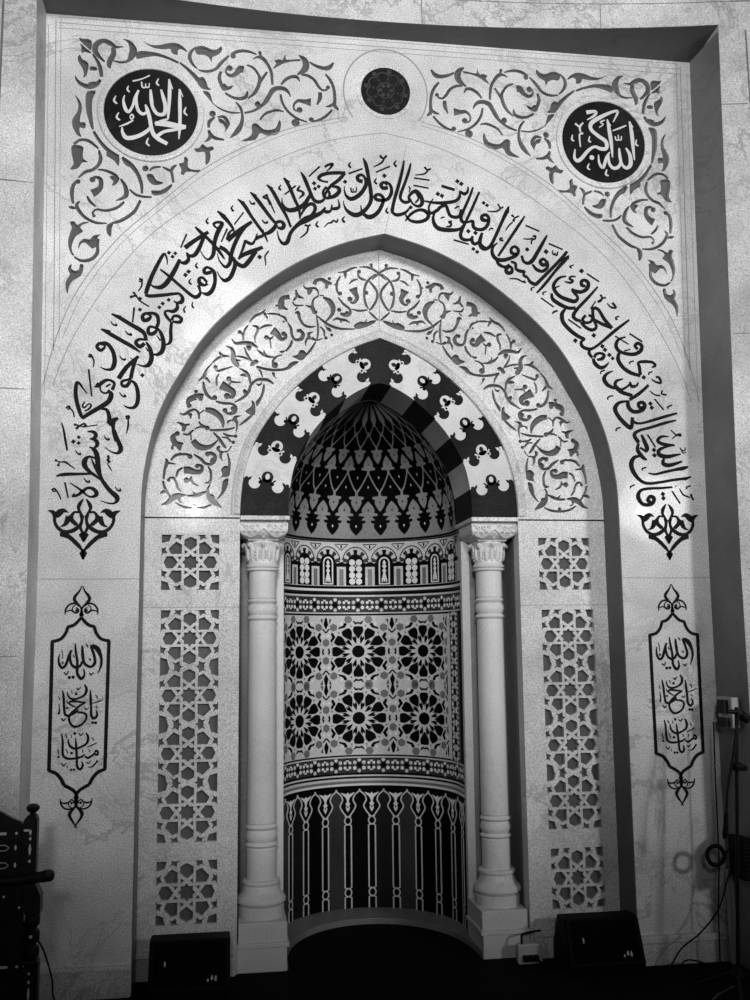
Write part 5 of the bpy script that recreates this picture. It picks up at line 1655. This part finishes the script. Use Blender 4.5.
# ---------------------------------------------------------------- columns
XC, YCOL = .638, .405
def make_column():
    e = empty('marble_column', (-XC, YCOL, 0)); c = (-XC, YCOL)
    b = MB(); R = .0785
    b.lathe([(R*1.03, .405), (R, .43), (R, .578), (R*.93, .583), (R*1.02, .588), (R*1.09, .596), (R*1.02, .605), (R*.92, .610), (R*1.0, .618), (R*1.08, .640), (R*1.0, .664), (R*.92, .672), (R*1.02, .678),
             (R*1.08, .687), (R*1.02, .696), (R*.92, .702), (R*.985, .708), (R*.985, .72), (R*.97, 1.2), (R*.955, 1.70), (R*.955, 1.762), (R*.88, 1.767), (R*.98, 1.771), (R*1.06, 1.780), (R*.98, 1.791), (R*.89, 1.797), (R*.97, 1.805), (R*1.05, 1.828),
             (R*.97, 1.850), (R*.89, 1.857), (R*.97, 1.862), (R*1.05, 1.872), (R*.97, 1.881), (R*.88, 1.886), (R*.95, 1.891), (R*.945, 1.92), (R*.94, 2.045)], 'column', c, 48)
    b.build('shaft', e, smooth=True)
    b = MB()
    b.lathe([(.120, .236), (.121, .288), (.112, .292), (.118, .300), (.129, .312), (.130, .326), (.120, .342), (.106, .352), (.098, .372), (.092, .395), (.098, .400), (.101, .410), (.098, .419), (.084, .424)], 'column', c, 48)
    b.build('base', e, smooth=True)
    b = MB()
    b.lathe([(.070, 2.034), (.088, 2.038), (.091, 2.044), (.088, 2.049), (.080, 2.052), (.090, 2.057), (.092, 2.064), (.086, 2.070), (.080, 2.076), (.079, 2.11), (.079, 2.15), (.086, 2.175), (.094, 2.188), (.088, 2.200)], 'column', c, 48)
    for j in range(8):                   # leaves with curled tips
        t = 2*PI*j/8+PI/8*0; ct, st_ = math.cos(t), math.sin(t)
        for r0, z0, w in ((0, 0, 0),):
            pts = [(.078, 2.090), (.081, 2.13), (.083, 2.155), (.090, 2.175), (.102, 2.184), (.111, 2.176), (.106, 2.166)]
            b.tube([(c[0]+r*ct, c[1]+r*st_, z) for r, z in pts], [.007, .011, .011, .012, .011, .009, .005], 'column', 8)
        t2 = t+PI/8; ct, st_ = math.cos(t2), math.sin(t2)
        pts = [(.080, 2.095), (.084, 2.12), (.086, 2.145), (.092, 2.158)]
        b.tube([(c[0]+r*ct, c[1]+r*st_, z) for r, z in pts], [.009, .011, .010, .005], 'column', 8)
        for zz in (2.105, 2.122, 2.139):
            for dt in (-.2, .2):
                q_ = t+dt; b.tube([(c[0]+.083*math.cos(q_), c[1]+.083*math.sin(q_), zz), (c[0]+.091*math.cos(q_-dt*.3), c[1]+.091*math.sin(q_-dt*.3), zz+.010)], [.006, .003], 'column', 6)
    b.build('capital', e, smooth=True)
    # impost block with rounded underside
    b = MB(); fr = .258-YCOL; bk = .150
    sec = [(.124, 2.301), (.125, 2.293), (.131, 2.288), (.131, 2.258), (.128, 2.240), (.120, 2.227), (.104, 2.216), (.084, 2.206), (.080, 2.198)]
    vs = []; fs = []
    for w, z in sec:
        k_ = w/.131
        vs += [(c[0]-w, c[1]+fr*k_, z), (c[0]+w, c[1]+fr*k_, z), (c[0]+w, c[1]+bk*k_, z), (c[0]-w, c[1]+bk*k_, z)]
    for i in range(len(sec)-1):
        for j in range(4): fs.append([4*i+j, 4*i+(j+1) % 4, 4*i+4+(j+1) % 4, 4*i+4+j])
    fs += [[3, 2, 1, 0], [4*len(sec)-4+j for j in range(4)]]
    b.add(vs, fs, 'column'); ib = b.build('impost_block', e, smooth=False)
    # relief scrolls on the block face
    b = MB(); yf = .258
    def P(x, z, h): z -= .006; return (c[0]+x, yf+h+max(0, (2.245-z))*.75, z)
    for s in (1, -1):
        b.ribbon([(s*x, z, w) for x, z, w in smooth_open([(.126, 2.290, .005), (.126, 2.262, .006), (.115, 2.240, .007), (.090, 2.226, .007), (.062, 2.221, .007), (.035, 2.236, .007), (.012, 2.258, .006), (0, 2.266, .005)], 3)], -.010, .004, 'column', P)
        for (cx_, cz_, r) in ((.030, 2.280, .011), (.060, 2.272, .014), (.092, 2.270, .014), (.112, 2.286, .008), (.075, 2.246, .009), (.045, 2.250, .009), (.104, 2.250, .008)):
            b.ribbon([(s*(cx_+r*(1-q_/18)*math.cos(q_*.62)), cz_+r*(1-q_/18)*math.sin(q_*.62), .0045) for q_ in range(14)], -.009, .004, 'column', P)
    b.prism([(x, z) for x, z in disc(0, 2.222, .008, 10)], -.008, .004, 'column', P); b.prism(disc(0, 2.243, .007, 10), -.007, .004, 'column', P)
    b.build('carving', ib)
    # pedestal
    b = MB(); y0 = .235-YCOL
    b.box(c[0]-.120, c[0]+.128, c[1]-.160, c[1]+.165, .14, .237, 'column')
    b.box(c[0]-.126, c[0]+.138, c[1]-.178, c[1]+.165, .118, .141, 'column')
    b.box(c[0]-.126, c[0]+.126, c[1]-.170, c[1]+.165, 0, .118, 'column')
    b.build('pedestal', e, bevel=.004)
    return e
colA = make_column()
tag(colA, 'white marble colonnette with ringed shaft and leafy capital at the left jamb of the niche', 'column', 'columns flanking the niche', 'thing')
def copy_tree(o, parent=None):
    c = o.copy(); col.objects.link(c)
    if parent: c.parent = parent; c.matrix_parent_inverse = o.matrix_parent_inverse.copy()
    for ch in [x for x in bpy.data.objects if x.parent == o]: copy_tree(ch, c)
    return c
colB = copy_tree(colA); colB.location = (XC, YCOL, 0); colB.scale = (-1, 1, 1)
tag(colB, 'white marble colonnette with ringed shaft and leafy capital at the right jamb of the niche', 'column', 'columns flanking the niche', 'thing')

# ---------------------------------------------------------------- floor speakers
def speaker(x0, x1, yf, zt, label):
    cx = (x0+x1)/2; e = empty('stage_monitor_speaker', (cx, yf+.13, 0))
    b = MB(); w = (x1-x0)/2
    # wedge: sloping grille face towards the room
    side = [(yf, .0), (yf-.01, .05), (yf+.075, zt), (yf+.20, zt), (yf+.27, .10), (yf+.27, 0)]
    vs = [(cx-w, y, z) for y, z in side]+[(cx+w, y, z) for y, z in side]; n = len(side)
    b.add(vs, [list(range(n)), list(range(2*n-1, n-1, -1))]+[[(i+1) % n, i, n+i, n+(i+1) % n] for i in range(n)], 'plastic')
    b.build('cabinet', e, bevel=.010)
    sl = (zt-.05); dy = .085
    def P(x, v, h):                    # on the sloping face
        L_ = math.hypot(dy, sl); ny, nz = -sl/L_, dy/L_
        return (cx+x, yf-.01+dy*v-ny*(-h)*1.0*(-1)*(-1), .05+sl*v+nz*h) if False else (cx+x, yf-.01+dy*v+ny*h, .05+sl*v+nz*h)
    b = MB(); b.add([P(-w+.02, .05, .003), P(w-.02, .05, .003), P(w-.02, .95, .003), P(-w+.02, .95, .003), P(-w+.02, .05, -.004), P(w-.02, .05, -.004), P(w-.02, .95, -.004), P(-w+.02, .95, -.004)],
          [[0, 1, 2, 3], [7, 6, 5, 4], [0, 4, 5, 1], [1, 5, 6, 2], [2, 6, 7, 3], [3, 7, 4, 0]], 'grille'); b.build('grille', e)
    b = MB(); r = .092
    b.tube([P(-.05+r*math.cos(t), .5+r*math.sin(t)/math.hypot(dy, sl), .005) for t in [2*PI*j/36 for j in range(37)]], .004, 'plastic', 6)
    b.tube([P(-.05+.03*math.cos(t), .5+.03*math.sin(t)/math.hypot(dy, sl), .006) for t in [2*PI*j/24 for j in range(25)]], .004, 'plastic', 6)
    b.build('woofer', e)
    for (u, v, a, c2) in ((.082, .14, .008, .05), (.100, .17, .010, .08), (.118, .15, .009, .09)):
        b = MB(); b.add([P(u, v, .0045), P(u+a, v, .0045), P(u+a, v+c2, .0045), P(u+a*.6, v+c2*1.3, .0045), P(u, v+c2*.8, .0045)], [[0, 1, 2, 3, 4]], 'badge'); b.build('badge', e)
    b = MB(); b.add([P(-.118, .48, .0045), P(-.112, .47, .0045), P(-.110, .56, .0045), P(-.117, .60, .0045)], [[0, 1, 2, 3]], 'badge'); b.build('indicator', e)
    tag(e, label, 'speaker', 'floor monitor speakers')
speaker(-1.180, -.800, -.11, .250, 'black wedge floor speaker standing below the left lattice screens')
speaker(.865, 1.256, -.11, .250, 'black wedge floor speaker standing below the right lattice screens')

# ---------------------------------------------------------------- carved chair at the lower left
e = empty('carved_armchair', (-1.95, -.5, 0))
tag(e, 'dark carved wooden armchair with mother of pearl inlay beside the left wall', 'chair')
def turned(b, x, y, z0, z1, r, m='wood', n=5):
    prof = []
    for k in range(n):
        a = z0+(z1-z0)*k/n; d = (z1-z0)/n
        prof += [(r*.6, a), (r, a+d*.2), (r*1.05, a+d*.5), (r, a+d*.8), (r*.6, a+d*.98)]
    b.lathe(prof, m, (x, y), 16)
XR = -1.615; XL = -2.40; YFc = -.62; YBk = -.40
for x in (XR, XL):
    b = MB(); b.box(x-.028, x+.028, YFc-.03, YFc+.03, .0, .365, 'wood'); b.box(x-.028, x+.028, YFc-.03, YFc+.03, .50+.02, .60, 'wood') if False else None
    b.build('front_leg', e, bevel=.004)
    b = MB(); turned(b, x-.004, YFc, .365, .555, .030, n=3); b.box(x-.034, x+.030, YFc-.035, YFc+.035, .55, .625, 'wood')
    vs = [(x-.034, YFc-.034, .62), (x+.030, YFc-.034, .62), (x-.004, YFc-.034, .70), (x-.040, YFc-.034, .70)]
    vs = vs+[(a, YFc+.034, c2) for a, _, c2 in vs]
    b.add(vs, [[0, 1, 2, 3], [7, 6, 5, 4], [0, 4, 5, 1], [1, 5, 6, 2], [2, 6, 7, 3], [3, 7, 4, 0]], 'wood'); b.build('arm_post', e)
xp = -1.672; dz = -.045
b = MB(); b.box(xp+.008, xp+.064, YFc-.03, YFc+.02, .66, .925, 'wood'); b.add([(xp+.008, YFc-.03, .925), (xp+.064, YFc-.03, .925), (xp+.056, YFc-.03, .945), (xp+.024, YFc-.03, .945)]+[(xp+.008, YFc+.02, .925), (xp+.064, YFc+.02, .925), (xp+.056, YFc+.02, .945), (xp+.024, YFc+.02, .945)], [[0, 1, 2, 3], [7, 6, 5, 4], [0, 4, 5, 1], [1, 5, 6, 2], [2, 6, 7, 3], [3, 7, 4, 0]], 'wood'); b.build('back_post', e)
b = MB(); b.lathe([(.014, .94), (.016, .945), (.011, .951), (.020, .958), (.027, .967), (.028, .976), (.018, .987), (.004, .990)], 'wood', (xp+.040, YFc), 16); b.build('finial', e, smooth=True)
b = MB(); b.box(XL, xp+.012, YFc-.02, YFc+.01, .842, .900, 'wood')
cr_ = [(XL, .900), (xp+.010, .900), (xp-.005, .918), (-1.715, .935), (-1.76, .962), (-1.80, .985), (-1.88, 1.01), (XL+.2, 1.03), (XL, .95)]
n_ = len(cr_); b.add([(x, YFc-.015, z) for x, z in cr_]+[(x, YFc+.01, z) for x, z in cr_], [list(range(n_)), list(range(2*n_-1, n_-1, -1))]+[[(i+1) % n_, i, n_+i, n_+(i+1) % n_] for i in range(n_)], 'wood'); b.build('crest_rail', e)
b = MB(); b.box(XL, xp+.012, YFc-.012, YFc+.008, .70, .842, 'wood'); b.build('carved_rail', e)
b = MB(); b.tube([(XL, YFc-.02, .682), (-1.72, YFc-.03, .686), (-1.62, YFc-.035, .694), (-1.545, YFc-.04, .704)], [.016, .018, .022, .024], 'wood', 12)
b.lathe([(.018, .682), (.025, .690), (.028, .703), (.025, .718), (.014, .727)], 'wood', (-1.557, YFc-.04), 14); b.build('arm', e, smooth=True)
b = MB(); b.box(XL, -1.655, YFc-.012, YFc+.02, .515, .70, 'wood')
for k in range(5):
    x = -1.735-.13*k
    b.ribbon([(x-.062, .62, .007), (x, .68, .007), (x+.062, .62, .007), (x, .56, .007), (x-.062, .62, .007)], YFc-.022, YFc-.01, 'wood')
    b.ribbon([(x-.030, .62, .005), (x, .650, .005), (x+.030, .62, .005), (x, .59, .005), (x-.030, .62, .005)], YFc-.020, YFc-.01, 'wood')
b.build('carved_panel', e)
b = MB(); b.box(XL, XR-.02, YFc+.0, YFc+.02, .365, .515, 'wood'); b.build('lower_panel', e)
b = MB(); b.box(XL, XR, YFc-.02, YFc+.012, .325, .365, 'wood'); b.box(XL, XR-.03, YFc, YFc+.25, .345, .365, 'wood'); b.build('seat', e)
b = MB(); b.box(XL, XR, YFc-.01, YFc+.012, .14, .325, 'wood'); b.build('apron', e)
# inlay chips
yy = YFc-.0335
def chip(x, z, w, h):
    m_ = min(w, h)*.3; b = MB()
    b.prism([(x-w/2, z), (x-w/2+m_, z+h/2), (x+w/2-m_, z+h/2), (x+w/2, z), (x+w/2-m_, z-h/2), (x-w/2+m_, z-h/2)], yy, yy+.006, 'pearl'); b.build('inlay', e)
for z, h in ((.878, .022), (.852, .013), (.808, .042), (.762, .013)): chip(xp+.038, z, .011, h)
chip(xp+.022, .886, .024, .009)
for z, h in ((.685, .012), (.655, .010), (.610, .020)): chip(XR-.010, z, .014, h)
yy = YFc-.034; chip(XR-.004, .462, .014, .012)
for z, h in ((.318, .010), (.285, .013), (.238, .050), (.18, .012)): chip(XR-.006, z, .010, h)
yy = YFc-.0225
for x, w in ((-1.692, .012), (-1.755, .050), (-1.83, .014)): chip(x, .874, w, .011)
for x, w in ((-1.632, .030), (-1.672, .012), (-1.735, .055), (-1.80, .012)): chip(x, .345, w, .010)
yy = YFc-.0135
for z in (.815, .745):
    chip(-1.695, z, .010, .020)
    for x in (-1.745, -1.81):
        b = MB(); b.ribbon([(x-.028, z, .003), (x-.014, z+.011, .003), (x+.010, z+.011, .003), (x+.024, z, .003), (x+.010, z-.011, .003), (x-.014, z-.011, .003), (x-.028, z, .003)], yy, yy+.006, 'pearl'); b.build('inlay', e)
for x in (-1.735, -1.672): chip(x, .62 if x < -1.7 else .575, .010, .010)

# ---------------------------------------------------------------- microphone stand, wall box, cables
e = empty('microphone_stand', (1.57, -.45, 0))
tag(e, 'tall black microphone stand with lowered boom at the right edge beside the grey reveal', 'microphone stand')
Y_ = -.45
b = MB(); b.tube([(1.566, Y_, .05), (1.649, Y_+.02, 1.31)], .009, 'blackmetal', 12); b.build('pole', e)
for a in (.3, 2.4, 4.4):
    b = MB(); b.tube([(1.566, Y_, .09), (1.566+.20*math.cos(a), Y_+.20*math.sin(a)*.8, .010)], .009, 'blackmetal', 8); b.build('leg', e)
b = MB(); b.lathe([(.03, .05), (.034, .07), (.018, .11)], 'blackmetal', (1.566, Y_), 16); b.build('hub', e)
b = MB(); b.tube([(1.638, Y_-.02, 1.285), (1.598, Y_-.03, 1.108), (1.550, Y_-.03, .921), (1.538, Y_-.03, .80)], [.008, .008, .006, .006], 'blackmetal', 10); b.build('boom', e)
b = MB(); b.tube([(1.540, Y_-.03, .82), (1.534, Y_-.03, .77), (1.528, Y_-.03, .72), (1.525, Y_-.03, .70)], [.008, .011, .014, .010], 'rubber', 12); b.build('microphone', e)
b = MB(); b.lathe([(.014, 1.005), (.024, 1.01), (.024, 1.045), (.014, 1.05)], 'blackmetal', (1.631, Y_+.015), 16); b.tube([(1.60, Y_-.03, 1.025), (1.665, Y_-.0, 1.022)], [.014, .016], 'blackmetal', 10); b.build('clutch', e)
b = MB(); b.tube([(1.592, Y_-.01, 1.292), (1.635, Y_-.01, 1.29), (1.668, Y_-.01, 1.265)], [.009, .014, .020], 'blackmetal', 12)
b.tube([(1.655, Y_-.01, 1.275), (1.690, Y_-.01, 1.25)], [.024, .022], 'blackmetal', 14); b.build('swivel_joint', e)

e = empty('wall_clamp_box', (1.76, -.08, 1.18))
tag(e, 'small white electrical box with dark centre fixed on the right reveal behind the microphone stand', 'electrical box')
b = MB(); b.box(1.725, 1.766, -.235, -.085, 1.19, 1.345, 'whiteplastic'); b.build('casing', e, bevel=.004)
b = MB(); b.box(1.700, 1.726, -.20, -.13, 1.262, 1.330, 'blackmetal'); b.box(1.700, 1.726, -.21, -.12, 1.195, 1.240, 'blackmetal'); b.build('socket', e)

def cable(name, pts, r, label, m='rubber', n=6, cat='cable'):
    b = MB(); b.tube(smooth_open(pts, n), r, m, 8); o = b.build(name, smooth=True); tag(o, label, cat); return o
cable('power_cable', [(1.66, -.16, 1.22), (1.652, -.16, .9), (1.648, -.16, .55), (1.630, -.16, .30), (1.628, -.15, .02)], .004, 'thin black cable hanging straight down behind the lowered microphone')
b = MB(); b.tube([(1.612+.045*math.cos(t), -.20+.004*math.sin(3*t), .565+.047*math.sin(t)) for t in [2*PI*j/30 for j in range(31)]], .011, 'rubber', 8)
b.tube([(1.655, -.20, .56), (1.680, -.215, .60), (1.695, -.22, .56)], .006, 'rubber', 8)
tag(b.build('cable_coil', smooth=True), 'black cable coiled in a ring hanging from the microphone stand', 'cable')
cable('audio_cable', [(1.690, -.22, .53), (1.665, -.20, .44), (1.62, -.18, .30), (1.53, -.16, .19), (1.43, -.14, .11), (1.37, -.12, .006)], .004, 'thin black cable slanting down leftwards from the coil to the carpet')
cable('loose_cable', [(1.60, -.12, .012), (1.53, -.12, .04), (1.47, -.12, .05), (1.44, -.12, .03), (1.50, -.13, .012), (1.56, -.13, .010)], .004, 'short loop of black cable lying on the floor under the right skirting')
e = empty('amplifier_box', (1.76, -.17, 0))
tag(e, 'dark ribbed amplifier box mounted low on the right reveal behind the stand', 'amplifier')
b = MB(); b.box(1.712, 1.7655, -.29, -.14, .455, .655, 'plastic'); b.build('casing', e, bevel=.004)
b = MB()
for k in range(9): b.box(1.716, 1.760, -.296, -.289, .475+k*.019, .481+k*.019, 'blackmetal')
b.build('fins', e)
b = MB(); b.box(1.735, 1.7655, -.075, -.040, .0, .46, 'whiteplastic')
tag(b.build('cable_duct', bevel=.002), 'pale plastic cable duct rising from the right skirting below the amplifier', 'cable duct')
b = MB(); b.ribbon([(1.0, 0, .006), (1.01, 0, .006)], 0, .001, 'metal') if False else None
b.tube([(1.33, -.62, .008), (1.44, -.50, .012), (1.56, -.42, .014)], .005, 'metal', 8)
tag(b.build('metal_rod'), 'thin dull metal rod lying on the dark carpet at the lower right', 'rod')

# white extension block with plugs by the right column
e = empty('power_strip', (.72, .14, 0))
tag(e, 'pale power socket block with three black plugs at the foot of the right column', 'power socket')
b = MB(); b.box(.665, .795, .120, .160, .0, .098, 'whiteplastic'); b.build('casing', e, bevel=.006)
b = MB()
for x in (.700, .728, .757): b.box(x-.011, x+.011, .095, .121, .018, .046, 'rubber')
b.build('plug', e)
cable('plug_lead', [(.757, .090, .03), (.775, .06, .02), (.80, .03, .008), (.835, -.05, .006)], .005, 'dark lead trailing from the power socket block towards the right speaker')
cable('wall_lead', [(.688, .130, .098), (.690, .135, .125), (.70, .150, .140), (.76, .160, .148), (.80, .165, .150)], .006, 'short thick black lead looping over the skirting above the power socket block')
cable('chair_cable', [(-1.597, -.60, .43), (-1.588, -.50, .36), (-1.56, -.45, .235), (-1.553, -.45, .165), (-1.53, -.45, .12), (-1.50, -.45, .08), (-1.44, -.42, .01)], .004, 'thin black cable running down from the carved chair to the floor')

# ---------------------------------------------------------------- lamps of the prayer hall, added glint spots, camera
def spot(name, loc, tgt, power, size, ang, blend):
    l = bpy.data.lights.new(name, 'SPOT'); l.energy = power; l.shadow_soft_size = size; l.spot_size = math.radians(ang); l.spot_blend = blend
    o = bpy.data.objects.new(name, l); col.objects.link(o); o.location = loc
    o.rotation_euler = (Vector(tgt)-Vector(loc)).to_track_quat('-Z', 'Y').to_euler(); return o
def area_l(name, loc, tgt, power, sx, sy):
    l = bpy.data.lights.new(name, 'AREA'); l.energy = power; l.shape = 'RECTANGLE'; l.size = sx; l.size_y = sy
    o = bpy.data.objects.new(name, l); col.objects.link(o); o.location = loc
    o.rotation_euler = (Vector(tgt)-Vector(loc)).to_track_quat('-Z', 'Y').to_euler(); return o
spot('chandelier_lamp', (-.8, -7.2, 5.6), (-.1, .0, 4.7), 1340, .6, 60, 1.0)
spot('hall_lamp', (-1.3, -8.0, 3.5), (-.2, .2, 3.3), 680, .40, 52, 1.0)
spot('far_hall_lamp', (4.9, -7.8, 3.4), (.6, .2, 3.4), 960, .45, 52, 1.0)
spot('added_glint_spot', (-1.25, -8.2, 3.45), (-.6, .2, 2.4), 300, .045, 30, .6)  # small twin of the hall lamp, added for a glint on the marble
spot('added_far_glint_spot', (4.85, -8.0, 3.35), (1.2, .2, 2.4), 170, .035, 30, .6)  # added beside the far hall lamp only to make the right-hand glint
w = bpy.data.worlds.new('dim_hall'); bpy.context.scene.world = w; w.use_nodes = True
w.node_tree.nodes['Background'].inputs[0].default_value = (1, 1, 1, 1); w.node_tree.nodes['Background'].inputs[1].default_value = .035

cam = bpy.data.cameras.new('camera'); co = bpy.data.objects.new('camera', cam); col.objects.link(co)
cam.sensor_fit = 'VERTICAL'; cam.sensor_height = 36.; cam.sensor_width = 27.; cam.lens = 1015.535*36/1000
r = Vector((0.98923087, -0.14594531, -0.01105677)); u = Vector((-0.00928439, -0.13796243, 0.99039395)); f = Vector((0.14606877, 0.97962561, 0.13783171))
m = Matrix((( r.x, u.x, -f.x), (r.y, u.y, -f.y), (r.z, u.z, -f.z))).to_4x4()
m.translation = Vector((-0.84480401, -5.19756098, 1.65006037)); co.matrix_world = m
sc = bpy.context.scene; sc.camera = co
vs_ = sc.view_settings; vs_.view_transform = 'Standard'; vs_.look = 'None'; vs_.gamma = 1; vs_.use_curve_mapping = False; vs_.exposure = 0.0
